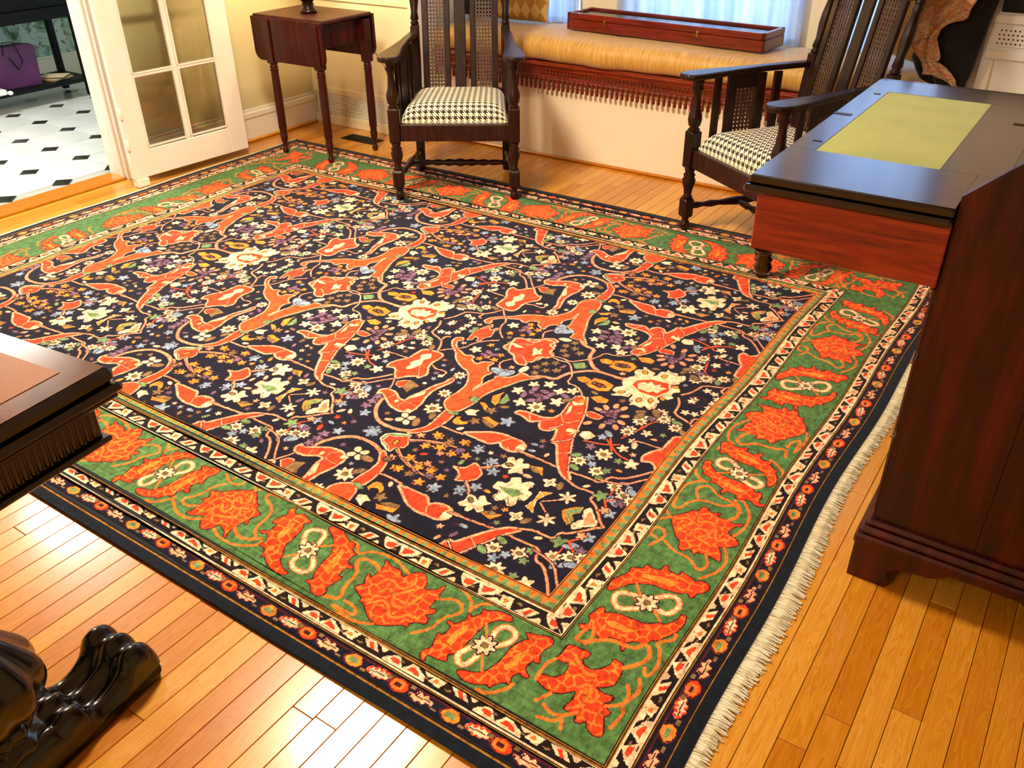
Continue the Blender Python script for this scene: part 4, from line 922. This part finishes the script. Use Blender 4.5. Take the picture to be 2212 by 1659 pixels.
# pillows, throw
def pillow(name, label, mat, loc, W, H, T, rot):
    b, _, _ = cushion_mesh(W, H, T, 3, 24, 24); m = b.mesh(name, mat); o = link(name, m, None, label, loc, category='pillow'); o.rotation_euler = rot; return o
for v in ((0, 0),): pillow('harlequin_pillow', 'gold and cream harlequin pillow leaning in the left corner of the window seat', M['harl'], (-2.97, 4.50, .862), .18, .19, .06, (math.radians(80), 0, math.radians(4)))
pillow('dark_pillow', 'dark pillow behind the slatted back of the left armchair', plain('ink_velvet', '0A0908', '120F0D', .9), (-3.265, 4.50, .855), .10, .18, .05, (math.radians(80), 0, 0))
pillow('gold_bolster', 'gold pillow behind the right armchair, draped with a paisley scarf', M['gold'], (-.80, 4.40, .90), .16, .21, .08, (math.radians(72), math.radians(12), math.radians(-8)))
b = MB(); vs = []; nu, nv = 16, 26
pth = [(-.61, 4.060, 1.14), (-.60, 4.035, 1.02), (-.66, 4.015, .93), (-.69, 4.015, .84), (-.675, 4.015, .77), (-.625, 4.005, .715), (-.55, 3.995, .685)]
for j in range(nv+1):
    t = j/nv*(len(pth)-1); k = min(int(t), len(pth)-2); f = t-k; p = Vector(pth[k]).lerp(Vector(pth[k+1]), f); hw = .115-.075*min(1, j/nv*1.6)+.02*math.sin(j*.9)
    for i in range(nu+1): u = i/nu*2-1; vs.append((p.x+u*hw, p.y+.009*math.sin(u*9+j*.5)+.004*math.sin(u*23), p.z+.022*u*math.sin(j*.7)))
b.add(vs, [(j*(nu+1)+i, j*(nu+1)+i+1, (j+1)*(nu+1)+i+1, (j+1)*(nu+1)+i) for j in range(nv) for i in range(nu)], True)
sc_ = b.build('paisley_scarf', M['paisley'], None, 'red and tan paisley scarf hanging between gold pillow and dark blanket', category='scarf'); md = sc_.modifiers.new('thick', 'SOLIDIFY'); md.thickness = .006
b = MB(); vs = []; nu, nv = 24, 30
BZ = [.655, .70, .76, .84, .93, 1.02, 1.12, 1.28]; BL = [-.60, -.69, -.735, -.725, -.69, -.655, -.63, -.61]; BR = [-.520, -.505, -.497, -.488, -.478, -.465, -.45, -.43]
for j in range(nv+1):
    z = .655+(1.28-.655)*j/nv; x0 = float(np.interp(z, BZ, BL)); x1 = float(np.interp(z, BZ, BR))
    for i in range(nu+1): u = i/nu; vs.append((x0+(x1-x0)*u, 4.105-.018*math.sin(u*3.14)+.012*math.sin(u*11+z*6)+.02*(z-.65), z-.03*u*(1-u)*4*(z < .75)))
b.add(vs, [(j*(nu+1)+i, j*(nu+1)+i+1, (j+1)*(nu+1)+i+1, (j+1)*(nu+1)+i) for j in range(nv) for i in range(nu)], True)
db = b.build('dark_blanket', M['darkcloth'], None, 'near-black blanket hanging beside the white radiator cabinet', category='blanket'); md = db.modifiers.new('thick', 'SOLIDIFY'); md.thickness = .025; md.offset = -1
# white cabinet at right with pierced panel
M['white_lit'] = plain('white_paint_lit', 'F6F8F6', 'FAFBF9', .4, 3)  # brighter copy of the white paint; stronger light put into the colour
rc = thing('radiator_cabinet', 'white panelled cabinet with pierced metal panel behind the desk', 'cabinet', (-.49, 4.19, 0))
b = MB(); b.box(0, .9, -.03, 0, 0, 1.05, bev=.003); b.build('body', M['white_lit'], rc)
b = MB(); b.box(.01, .9, -.042, -.03, .765, .80, bev=.004); b.box(.01, .05, -.042, -.03, .2, .764, bev=.004); b.box(.01, .9, -.042, -.03, .90, .935, bev=.004); b.build('panel_frame', M['white_lit'], rc)
b = MB(); b.box(.03, .5, -.036, -.032, .815, .888)
b.build('metal_panel', M['white_lit'], rc)
b = MB()
for i in range(14):
    for j in range(4): b.lathe([(0, .0035), (.001, .0035)], 0, 0, 8, Matrix.Translation((.045+i*.0165+(j % 2)*.004, -.036, .827+j*.0165)) @ Matrix.Rotation(math.radians(90), 4, 'X'))
b.build('perforation', M['iron'], rc, kind='stuff')
MB().box(.03, .9, -.05, -.03, .945, 1.25, bev=.004).build('dark_screen', M['black'], rc)
# floor register, cord
fr = thing('floor_register', 'dark iron floor register behind the drop-leaf table', 'vent', (-3.765, 3.90, 0))
b = MB(); b.box(-.13, .13, -.055, .055, .0, .004, bev=.001); b.build('frame', M['iron'], fr)
b = MB(); [b.box(-.12+k*.012, -.114+k*.012, -.045, .045, .004, .006) for k in range(20)]; b.build('louvre', M['iron'], fr, kind='stuff')
b = MB(); b.tube([(-3.66, 3.85, .70), (-3.655, 3.90, .60), (-3.63, 3.97, .48), (-3.60, 4.02, .38), (-3.575, 4.03, .22), (-3.56, 4.03, .08), (-3.55, 4.04, .012)], .0022, 6); b.build('lamp_cord', plain('brown_cord', '5A4426', '6A5230', .6), None, 'thin brown lamp cord hanging behind the drop-leaf table', category='cord')

# ================================================================ drop-leaf table
dt = thing('drop_leaf_table', 'small dark mahogany drop-leaf table with turned legs in the corner', 'table', (-3.755, 3.60, 0))
LEGP = [(.0, .008), (.004, .014), (.018, .019), (.032, .014), (.040, .010), (.055, .013), (.085, .020), (.110, .0215), (.118, .017), (.124, .0215), (.130, .017), (.140, .0225), (.30, .0235), (.46, .021), (.468, .025), (.476, .019), (.484, .025), (.492, .019), (.505, .022)]
lm = MB().lathe(LEGP, 0, 0, 16); lm.box(-.024, .024, -.024, .024, .505, .73, bev=.002); lme = lm.mesh('leg', M['mahog'])
for lx, ly in ((-.18, -.165), (.184, -.165), (.212, .175), (-.165, .175)): link('leg', lme, dt, None, (lx, ly, RZ if (ly < 0) else 0))
b = MB(); b.box(-.16, .19, -.15, -.135, .615, .73); b.box(-.16, .19, .155, .17, .615, .73); b.box(.178, .192, -.14, .16, .615, .73); b.box(-.175, -.16, -.14, .16, .615, .73); b.build('apron', M['mahog'], dt)
MB().box(-.30, .235, -.165, .220, .742, .762, bev=.006).build('top', M['mahog'], dt)
def leaf(y, sg):
    r = .05; P = [(-.30, .752), (.235, .752), (.235, .525+r)]+[(.235-r+r*math.cos(a), .525+r-r*math.sin(a)) for a in np.linspace(.2, 1.5, 5)]+[(-.30+r-r*math.sin(a), .525+r-r*math.cos(a)) for a in np.linspace(.1, 1.5, 5)]
    b = MB(); b.prism(P, y, y+.018, 'y'); return b.build('leaf', M['mahog'], dt)
leaf(-.178, 1); leaf(.218, 1)
b = MB(); b.box(.193, .197, -.06, .06, .625, .69, bev=.002); b.build('drawer', M['mahog'], dt)
lp = thing('table_lamp', 'dark bronze lamp base standing on the drop-leaf table', 'lamp', (-3.80, 3.62, .762))
MB().lathe([(.0, .045), (.008, .047), (.02, .040), (.03, .030), (.042, .034), (.055, .028), (.065, .040), (.10, .055), (.14, .058), (.20, .035), (.24, .014), (.36, .008)], 0, 0, 24).build('base', M['bronze'], lp)
def shade():
    m = bpy.data.materials.new('lamp_shade_parchment'); m.use_nodes = True; nt = m.node_tree; nt.nodes.clear(); o = nt.nodes.new('ShaderNodeOutputMaterial'); t = nt.nodes.new('ShaderNodeBsdfTranslucent'); t.inputs[0].default_value = (.95, .8, .55, 1); nt.links.new(t.outputs[0], o.inputs[0]); return m
b = MB(); k = 32; vs = [(r*math.cos(2*math.pi*i/k), r*math.sin(2*math.pi*i/k), z) for z, r in ((.34, .17), (.56, .10)) for i in range(k)]; b.add(vs, [(i, (i+1) % k, k+(i+1) % k, k+i) for i in range(k)], True); b.build('lamp_shade', shade(), lp)
L = bpy.data.lights.new('table_lamp_bulb', 'POINT'); L.energy = 15; L.color = (1, .74, .42); L.shadow_soft_size = .035; o = bpy.data.objects.new('table_lamp_bulb', L); COL.objects.link(o); o.location = (-3.80, 3.62, .762+.44)

# ================================================================ armchairs
def lean(x, y, z): return (x, y+(max(0, z-.36)*.20 if y > .30 else 0), z)
def make_chair():
    t = thing('cane_armchair', 'dark oak high-backed armchair with houndstooth seat left of the window seat, cane back panels', 'armchair')
    Cm = M['chair']
    # front legs: turned with square blocks
    prof = [(0, .013), (.006, .021), (.020, .025), (.036, .020), (.046, .014), (.056, .018), (.062, .020)]
    up1 = [(.150, .020), (.156, .024), (.164, .017), (.190, .020), (.215, .028), (.235, .030), (.248, .023), (.256, .028), (.268, .019), (.28, .024), (.29, .022)]
    up2 = [(.450, .022), (.458, .027), (.468, .018), (.476, .026), (.500, .031), (.520, .028), (.545, .020), (.600, .016), (.620, .019), (.632, .027), (.645, .020), (.655, .024), (.672, .026)]
    fl_ = MB().lathe(prof, 0, 0, 14); fl_.box(-.027, .027, -.027, .027, .060, .150, bev=.009); fl_.lathe(up1, 0, 0, 14); fl_.box(-.028, .028, -.028, .028, .288, .452, bev=.006); fl_.lathe(up2, 0, 0, 14)
    fm = fl_.mesh('front_leg', Cm)
    for sx in (-1, 1): link('front_leg', fm, t, None, (sx*.29, 0, 0))
    for sx in (-1, 1):
        p = MB(); x = sx*.235; y = .47
        p.lathe([(0, .012), (.006, .022), (.022, .024), (.04, .018), (.05, .022)], x, y, 12); p.box(x-.022, x+.022, y-.022, y+.022, .048, .74, bev=.005)
        p.lathe([(.74, .017), (.748, .023), (.758, .016), (.768, .022), (.80, .017), (.86, .024), (.90, .023), (.96, .014), (.975, .021), (.985, .014), (.995, .020), (1.01, .018)], x, y, 12); p.box(x-.02, x+.02, y-.02, y+.02, 1.01, 1.12, bev=.004)
        p.lathe([(1.12, .012), (1.13, .021), (1.145, .023), (1.165, .016), (1.18, .004)], x, y, 12)
        p.warp(lean); p.build('back_post', Cm, t)
    b = MB(); b.box(-.265, .265, -.014, .014, .294, .375, bev=.004); b.build('front_rail', Cm, t)
    b = MB(); b.box(-.21, .21, .456, .484, .30, .375, bev=.004); b.build('back_rail', Cm, t)
    for sx in (-1, 1):
        vs = []; ang = math.atan2(.055, .47); b = MB(); b.box(-.013, .013, 0, .47, .294, .375, bev=.004)
        b.warp(lambda x, y, z, sx=sx: (sx*(.29-.055*y/.47)+x, y, z)); b.build('side_rail', Cm, t)
        # side stretcher
        S = [(0, .011), (.05, .016), (.08, .010), (.12, .017), (.16, .012), (.24, .020), (.30, .020), (.36, .012), (.41, .017), (.46, .011)]
        b = MB(); Mx = Matrix.Rotation(math.radians(-90), 4, 'X'); b.lathe(S, 0, 0, 10, Mx); b.warp(lambda x, y, z, sx=sx: (sx*(.29-.055*y/.47)+x, y, z+.11)); b.build('side_stretcher', Cm, t)
        # arm: flat, widening at the front, rounded
        A = [(-.030, -.075), (-.046, -.055), (-.052, -.02), (-.045, .05), (-.030, .16), (-.024, .30), (-.024, .545), (.024, .545), (.026, .30), (.040, .16), (.052, .06), (.056, -.01), (.048, -.055), (.030, -.078), (0, -.085)]
        b = MB(); P = [(sx*x*1.0, y) for x, y in A]; P = P if sx > 0 else P[::-1]
        b.prism(P, .672, .697); b.warp(lambda x, y, z, sx=sx: (x+sx*(.29-.045*max(0, y)/.5), y, z+.012*min(1, max(0, y)/.4)-(.006 if abs(y) > 9 else 0))); o = b.build('arm', Cm, t); md = o.modifiers.new('round', 'BEVEL'); md.width = .009; md.segments = 3; md.limit_method = 'ANGLE'
        # panel under the arm: two slats and a framed cane panel
        b = MB()
        for y0, y1 in ((.075, .105), (.135, .175), (.275, .315), (.355, .39)): b.box(-.008, .008, y0, y1, .37, .678, bev=.002)
        b.box(-.008, .008, .175, .275, .62, .678); b.box(-.008, .008, .175, .275, .37, .395)
        b.warp(lambda x, y, z, sx=sx: (sx*(.285-.052*y/.47)+x, y, z)); b.build('arm_slat', Cm, t)
        b = MB(); n = 6
        for k in range(n+1): yy = .172+k*.0175; b.box(-.003, .003, yy, yy+.009, .39, .625)
        for k in range(14): zz = .392+k*.0175; b.box(-.0025, .0025, .172, .282, zz, zz+.009)
        b.warp(lambda x, y, z, sx=sx: (sx*(.285-.052*y/.47)+x, y, z)); b.build('side_cane_panel', M['cane'], t)
    S = [(-.262, .010), (-.22, .012), (-.17, .016), (-.15, .011), (-.12, .018), (-.09, .012), (-.06, .020), (-.03, .014), (0, .022), (.03, .014), (.06, .020), (.09, .012), (.12, .018), (.15, .011), (.17, .016), (.22, .012), (.262, .010)]
    b = MB(); b.lathe(S, 0, 0, 12, Matrix.Translation((0, .25, .11)) @ Matrix.Rotation(math.radians(90), 4, 'Y')); b.build('cross_stretcher', Cm, t)
    # back: stiles, cane panels, slats, top rail
    yb = .455
    b = MB()
    for x0, x1 in ((-.195, -.165), (-.080, -.052), (.052, .080), (.165, .195)): b.box(x0, x1, yb-.011, yb+.011, .40, 1.03, bev=.003)
    b.warp(lean); b.build('back_stile', Cm, t)
    b = MB(); b.box(-.029, .029, yb-.009, yb+.009, .40, 1.03, bev=.003); b.warp(lean); b.build('back_slat', Cm, t)
    b = MB(); b.box(-.215, .215, yb-.013, yb+.013, .40, .44, bev=.003); b.warp(lean); b.build('lower_back_rail', Cm, t)
    b = MB(); P = [(-.215, 1.0), (.215, 1.0), (.215, 1.10), (.13, 1.13), (.05, 1.16), (0, 1.17), (-.05, 1.16), (-.13, 1.13), (-.215, 1.10)]; b.prism(P, yb-.013, yb+.013, 'y'); b.warp(lean); b.build('crest_rail', Cm, t)
    for sx in (-1, 1):
        b = MB()
        for k in range(6): xx = sx*.0855+sx*k*.0158; b.box(xx-.0040, xx+.0040, yb-.003, yb+.003, .43, 1.02)
        for k in range(34): zz = .435+k*.0175; b.box(min(sx*.07, sx*.168), max(sx*.07, sx*.168), yb-.0025, yb+.0025, zz, zz+.0078)
        b.warp(lean); b.build('back_cane_panel', M['cane'], t)
    # seat
    W_, D_, T_ = .258, .225, .085
    b, us, vs_ = cushion_mesh(W_, D_, T_, 7, 44, 36, .0)
    nxx, nyy = 44, 36; f = lambda u: max(0, 1-abs(u)**7)**(1/2.2)
    def arc(S, Wd):
        a = [0]
        for s0, s1 in zip(S[:-1], S[1:]): a.append(a[-1]+math.hypot((s1-s0)*Wd, T_*(f(s1)-f(s0))))
        h_ = a[len(a)//2]; return [q-h_ for q in a]
    au, av = arc(us, W_), arc(vs_, D_)
    b.warp(lambda x, y, z: (x*(1-.10*(y/D_+1)/2), y+.235, z+.380))
    m_ = bpy.data.meshes.new('seat'); m_.from_pydata(b.v, [], b.f); m_.polygons.foreach_set('use_smooth', [True]*len(b.f)); m_.materials.append(M['hound'])
    w_ = m_.attributes.new('weave', 'FLOAT_VECTOR', 'POINT'); data = [c for j in range(nyy+1) for i in range(nxx+1) for c in (au[i], av[j], 0)]; w_.data.foreach_set('vector', data+data)
    link('seat', m_, t, 'brown and cream houndstooth upholstered seat')
    return t
ch1 = make_chair(); ch2 = copy_tree(ch1)
a1 = math.radians(32.4); ch1.location = (-2.6015, 3.338, RZ); ch1.rotation_euler = (0, 0, a1)
a2 = math.radians(-33.5); ch2.location = (-1.468+.29*math.cos(a2), 3.577+.29*math.sin(a2), RZ); ch2.rotation_euler = (0, 0, a2)
ch1['label'] = 'dark oak cane-backed armchair with houndstooth seat next to the drop-leaf table'; ch2['label'] = 'dark oak cane-backed armchair with houndstooth seat partly behind the desk'
ch1['group'] = ch2['group'] = 'pair of cane armchairs'

# ================================================================ slant-front desk (right)
dk = thing('slant_front_desk', 'large dark mahogany slant-front desk with opened writing lid at right', 'desk', (0, 0, 0))
KX0, KX1, KY0, KY1 = -.178, .36, 1.757, 2.80
b = MB(); prof = [(KX0, .15), (KX0, .945), (.10, 1.20), (KX1, 1.20), (KX1, .15)]
b2 = MB(); b2.prism([(x, z) for x, z in [(KX0, .15), (.035, .15), (.035, 1.141), (KX0, .945)]], KY0, KY0+.022, 'y'); b2.build('side_panel', M['mahog'], dk)
b2 = MB(); b2.prism([(x, z) for x, z in [(.0362, .15), (KX1, .15), (KX1, 1.20), (.10, 1.20), (.0362, 1.142)]], KY0, KY0+.022, 'y'); b2.build('side_panel', M['mahog'], dk)
b2 = MB(); b2.prism(prof, KY1-.022, KY1, 'y'); b2.build('side_panel', M['mahog'], dk)
MB().box(KX1-.02, KX1, KY0+.022, KY1-.022, .15, 1.2).build('back_panel', M['mahog'], dk); MB().box(.10, KX1, KY0, KY1, 1.2, 1.222, bev=.004).build('top', M['mahog'], dk)
MB().box(KX0+.002, KX1-.02, KY0+.022, KY1-.022, .905, .928).build('writing_shelf', M['tabledark'], dk)
for k, (z0, z1) in enumerate(((.165, .38), (.39, .58), (.59, .745))):
    dw = MB().box(KX0-.012, KX0+.02, KY0+.03, KY1-.03, z0, z1, bev=.005).build('drawer', M['mahog'], dk)
    for y in (KY0+.25, KY1-.25):
        hd = MB(); hd.tube([(KX0-.012, y-.04, (z0+z1)/2), (KX0-.034, y-.03, (z0+z1)/2-.015), (KX0-.036, y+.03, (z0+z1)/2-.015), (KX0-.012, y+.04, (z0+z1)/2)], .004, 6); hd.build('handle', M['brass'], dw)
MB().box(KX0, KX0+.02, KY0+.022, KY1-.022, .15, .905).build('front_frame', M['mahog'], dk)
b = MB(); b.box(KX0-.024, KX1+.01, KY0-.024, KY1+.024, .128, .150, bev=.008); b.box(KX0-.014, KX1+.005, KY0-.014, KY1+.014, .150, .166, bev=.006); b.box(KX0-.030, KX1+.01, KY0-.030, KY1+.030, .098, .130, bev=.006); b.build('plinth_moulding', M['mahog'], dk)
def bracket(x0, sx, y0, sy):
    P = [(0, 0), (.088, 0), (.094, .02), (.082, .045), (.10, .062), (.13, .070), (.165, .072), (.19, .082), (.21, .10), (0, .10)]
    b = MB(); b.prism([(x0+sx*a, z) for a, z in P], min(y0, y0+sy*.022), max(y0, y0+sy*.022), 'y'); b.prism([(y0+sy*max(a, .0222), z) for a, z in P], min(x0, x0+sx*.022), max(x0, x0+sx*.022), 'x'); return b.build('bracket_foot', M['mahog'], dk)
bracket(KX0-.026, 1, KY0-.026, 1); bracket(KX0-.026, 1, KY1+.026, -1); bracket(KX1, -1, KY0-.026, 1); bracket(KX1, -1, KY1+.026, -1)
# opened lid
ang = math.radians(4); LX0, LX1, LY0, LY1, LZ = -.575, -.128, 1.725, 2.77, .93
ld = MB(); ld.box(LX0+.02, KX0-.003, LY0+.014, LY1-.014, LZ-.022, LZ-.0006, bev=.002); ld.box(KX0-.003, LX1, KY0+.024, LY1-.014, LZ-.0018, LZ-.0006); ld.box(LX0, KX0-.002, LY0-.006, LY0+.014, LZ-.018, LZ-.001, bev=.004); ld.box(LX0-.008, KX0-.002, LY0-.014, LY0+.012, LZ-.036, LZ-.019, bev=.005)
ld.box(LX0, LX0+.02, LY0, LY1, LZ-.018, LZ-.001, bev=.004); ld.box(LX0-.008, LX0+.014, LY0-.008, LY1+.008, LZ-.036, LZ-.019, bev=.005); ld.box(LX0, KX0, LY1-.014, LY1+.004, LZ-.03, LZ-.001, bev=.004)
lid = ld.build('lid', M['edge'], dk)
M['lidwood'] = wood('polished_lid_walnut', '1A0905', '2A100A', '3E1A10', .2, (10, 1, 10), .45, 3, bmp=.04)
FX0, FX1, FY0, FY1 = -.512, -.252, 1.955, 2.60
for a, c, e, g in ((LX0+.004, KX0-.002, LY0, FY0), (LX0+.004, LX1, FY1, LY1-.03), (LX0+.004, FX0, FY0, FY1), (FX1, LX1, FY0, FY1), (KX0-.002, LX1, KY0+.024, FY0)): MB().box(a+.0005, c-.0005, e+.0005, g-.0005, LZ-.0006, LZ+.001).build('lid_board', M['lidwood'], lid)
MB().box(FX0+.001, FX1-.001, FY0+.001, FY1-.001, LZ-.0008, LZ+.0006).build('baize_inset', M['felt'], lid)
for x, y, a, c in ((LX0+.025, 2.30, .045, .018), (FX0-.02, 2.56, .018, .008), (FX0-.018, 2.03, .022, .008), (LX1-.02, 1.81, .05, .018), (LX1-.02, 2.42, .06, .018)):
    MB().box(x-a/2, x+a/2, y-c/2, y+c/2, LZ+.0009, LZ+.0022, bev=.0004).build('hinge_plate', plain('tarnished_hinge', '241A12', '3C2E20', .35, 30, metal=.7), lid)
bx = MB(); bx.box(LX0+.018, KX0-.002, LY0+.012, LY0+.030, LZ-.165, LZ-.037, bev=.002); bx.box(LX0+.018, LX0+.034, LY0+.03, LY1-.03, LZ-.165, LZ-.037, bev=.002); bx.box(LX0+.018, KX0-.002, LY1-.03, LY1-.012, LZ-.165, LZ-.037, bev=.002); bx.box(LX0+.02, KX0-.002, LY0+.02, LY1-.02, LZ-.168, LZ-.160)
bx.build('drawer_case', M['redwood'], dk, 'bright red-brown veneered case under the lid')
for y in (LY0+.035, LY1-.035): MB().lathe([(LZ-.228, .006), (LZ-.224, .016), (LZ-.210, .021), (LZ-.198, .015), (LZ-.192, .020), (LZ-.184, .013), (LZ-.172, .022), (LZ-.166, .028)], LX0+.045, y, 16).build('turned_foot', M['edge'], dk)

# ================================================================ library table (lower left)
ft = thing('library_table', 'dark carved table with tooled tan leather top at the left edge', 'table', (-1.272, .668, 0), math.radians(6.5))
TX, TY, TZ = -1.6, -1.1, .765
b = MB(); b.box(TX, 0, TY, 0, TZ-.03, TZ, bev=.010); b.box(TX-.0, .006, TY, .006, TZ-.050, TZ-.031, bev=.008); b.box(TX+.01, -.004, TY+.01, -.004, TZ-.060, TZ-.050, bev=.003); b.build('table_top', M['tabledark'], ft)
M['leather'] = plain('tan_leather', '7C400A', '905212', .42, 3, coat=.08, bmp=.15, bscale=120)
M['border'] = wood('walnut_banding', '3E2008', '56300F', '6A3E16', .2, (3, 3, 1), .5, 5)
MB().box(TX+.02, -.012, TY+.02, -.012, TZ, TZ+.0015).build('banding', M['border'], ft); MB().box(TX+.075, -.062, TY+.075, -.060, TZ+.0015, TZ+.0025).build('leather_inset', M['leather'], ft)
b = MB(); b.box(TX+.03, -.035, TY+.03, -.035, TZ-.135, TZ-.058, bev=.003)
y = TY+.05
while y < -.05: b.lathe([(TZ-.13, .004), (TZ-.125, .0062), (TZ-.07, .0050), (TZ-.065, .004)], -.0375, y, 8); y += .0135
x = TX+.05
while x < -.05: b.lathe([(TZ-.13, .004), (TZ-.125, .0062), (TZ-.07, .0050), (TZ-.065, .004)], x, -.0375, 8); x += .0135
b.box(TX+.022, -.024, TY+.022, -.024, TZ-.146, TZ-.134, bev=.004); b.build('fluted_apron', M['tabledark'], ft)
def spline(P, m=6):
    out = []; n = len(P)
    for i in range(n-1):
        p0, p1, p2, p3 = (np.array(P[max(0, min(n-1, q))]) for q in (i-1, i, i+1, i+2))
        for k in range(m): t = k/m; out.append(tuple(.5*(2*p1+(p2-p0)*t+(2*p0-5*p1+4*p2-p3)*t*t+(3*p1-p0-3*p2+p3)*t**3)))
    return out+[tuple(P[-1])]
def trestle(xc):
    P = spline([(-.046, .004), (-.040, .030), (-.042, .062), (-.056, .088), (-.080, .101), (-.102, .097), (-.112, .083), (-.126, .062), (-.155, .046), (-.190, .044), (-.212, .058), (-.222, .080), (-.250, .088), (-.275, .078), (-.30, .082), (-.42, .082)])
    b = MB(); W2 = .080; nx = 40; n = len(P); vs = []
    for i in range(nx+1):
        u = i/nx*2-1; up_ = .012*math.cos(u*math.pi*3)*(1-.25*abs(u)); ed = -.016*max(0, (abs(u)-.86)/.14)**2
        vs += [(xc+u*W2, y+(ed*.6 if y > -.06 else 0), max(.003, z+((up_+ed) if z > .04 else ed*0))) for y, z in P]
    b.add(vs, [(i*n+k, i*n+k+1, (i+1)*n+k+1, (i+1)*n+k) for i in range(nx) for k in range(n-1)], True)
    for i in (0, nx): side = vs[i*n:(i+1)*n]; b.add(side+[(side[0][0], -.42, .003)], [tuple(range(n+1))])
    a0 = [vs[i*n] for i in range(nx+1)]; b.add([a0[0], a0[-1], (a0[-1][0], -.42, .003), (a0[0][0], -.42, .003)], [(0, 1, 2, 3)])
    b.build('runner_foot', M['tabledark'], ft)
    b = MB(); b.lathe(spline([(.085, .075), (.10, .078), (.115, .060), (.125, .066), (.14, .060), (.15, .045), (.165, .075), (.19, .102), (.225, .115), (.26, .112), (.30, .088), (.34, .058), (.36, .042), (.375, .052), (.39, .040), (.45, .046), (.52, .062), (.58, .07), (.64, .06)], 5), xc, -.345, 60, None, .10, 10); b.build('turned_pedestal', M['tabledark'], ft)
trestle(-.148); trestle(TX+.3)
MB().box(TX+.3, -.148, -.37, -.32, .095, .14, bev=.01).build('stretcher', M['tabledark'], ft)

# ================================================================ hall furniture
hc = thing('hall_console', 'black console table with lower shelf in the tiled hall', 'console table', (-6.62, 3.1, 0))
for x, y in ((.32, .62), (-.04, .64), (.32, -.62), (-.04, -.62)):
    MB().box(x-.022, x+.022, y-.022, y+.022, 0, .60, bev=.004).build('leg', M['black'], hc)
MB().box(-.07, .34, -.66, .66, .10, .125, bev=.004).build('shelf', M['black'], hc); MB().box(-.10, .36, -.68, .68, .545, .62, bev=.006).build('top', M['black'], hc)
MB().box(-.08, .33, -.62, .62, .62, .86, bev=.004).build('drawer_block', M['black'], hc)
bg_ = thing('gift_bag', 'purple paper gift bag with dark cord handles on the console shelf', 'bag', (-6.44, 3.27, .126), math.radians(80))
b = MB(); P = [(-.15, 0), (.15, 0), (.165, .26), (.09, .275), (.0, .27), (-.165, .27)]; b.prism(P, -.05, .05, 'y'); b.build('body', M['purple'], bg_)
b = MB(); b.tube([(-.05, -.052, .22), (-.04, -.06, .30), (.03, -.065, .30), (.06, -.062, .17), (.02, -.058, .12), (-.02, -.056, .20)], .004, 6); b.build('cord_handle', M['black'], bg_)
tr = thing('folded_papers', 'tan and cream folded papers lying on the console shelf', 'papers', (-6.46, 3.56, .126), .2)
for k in range(4): MB().box(-.11+.01*k, .10, -.10+.012*k, .09-.01*k, .006*k, .006*k+.005, rot=.15*k).build('sheet', plain('old_paper', ['8C7448', 'C8B48A', '6C5836', 'D6C8A0'][k], None, .8), tr)
wb = thing('white_tray', 'white tray of pale papers beside the gift bag on the console shelf', 'tray', (-6.36, 2.96, .126))
MB().box(-.12, .12, -.16, .13, 0, .035, bev=.008).build('body', plain('white_ware', 'E4E8E6', 'EEF0EE', .4), wb); MB().lathe([(0, .012), (.012, .02), (.024, .012)], .13, .14, 12).build('knob', plain('white_knob', 'F2F2EE', None, .3), wb)
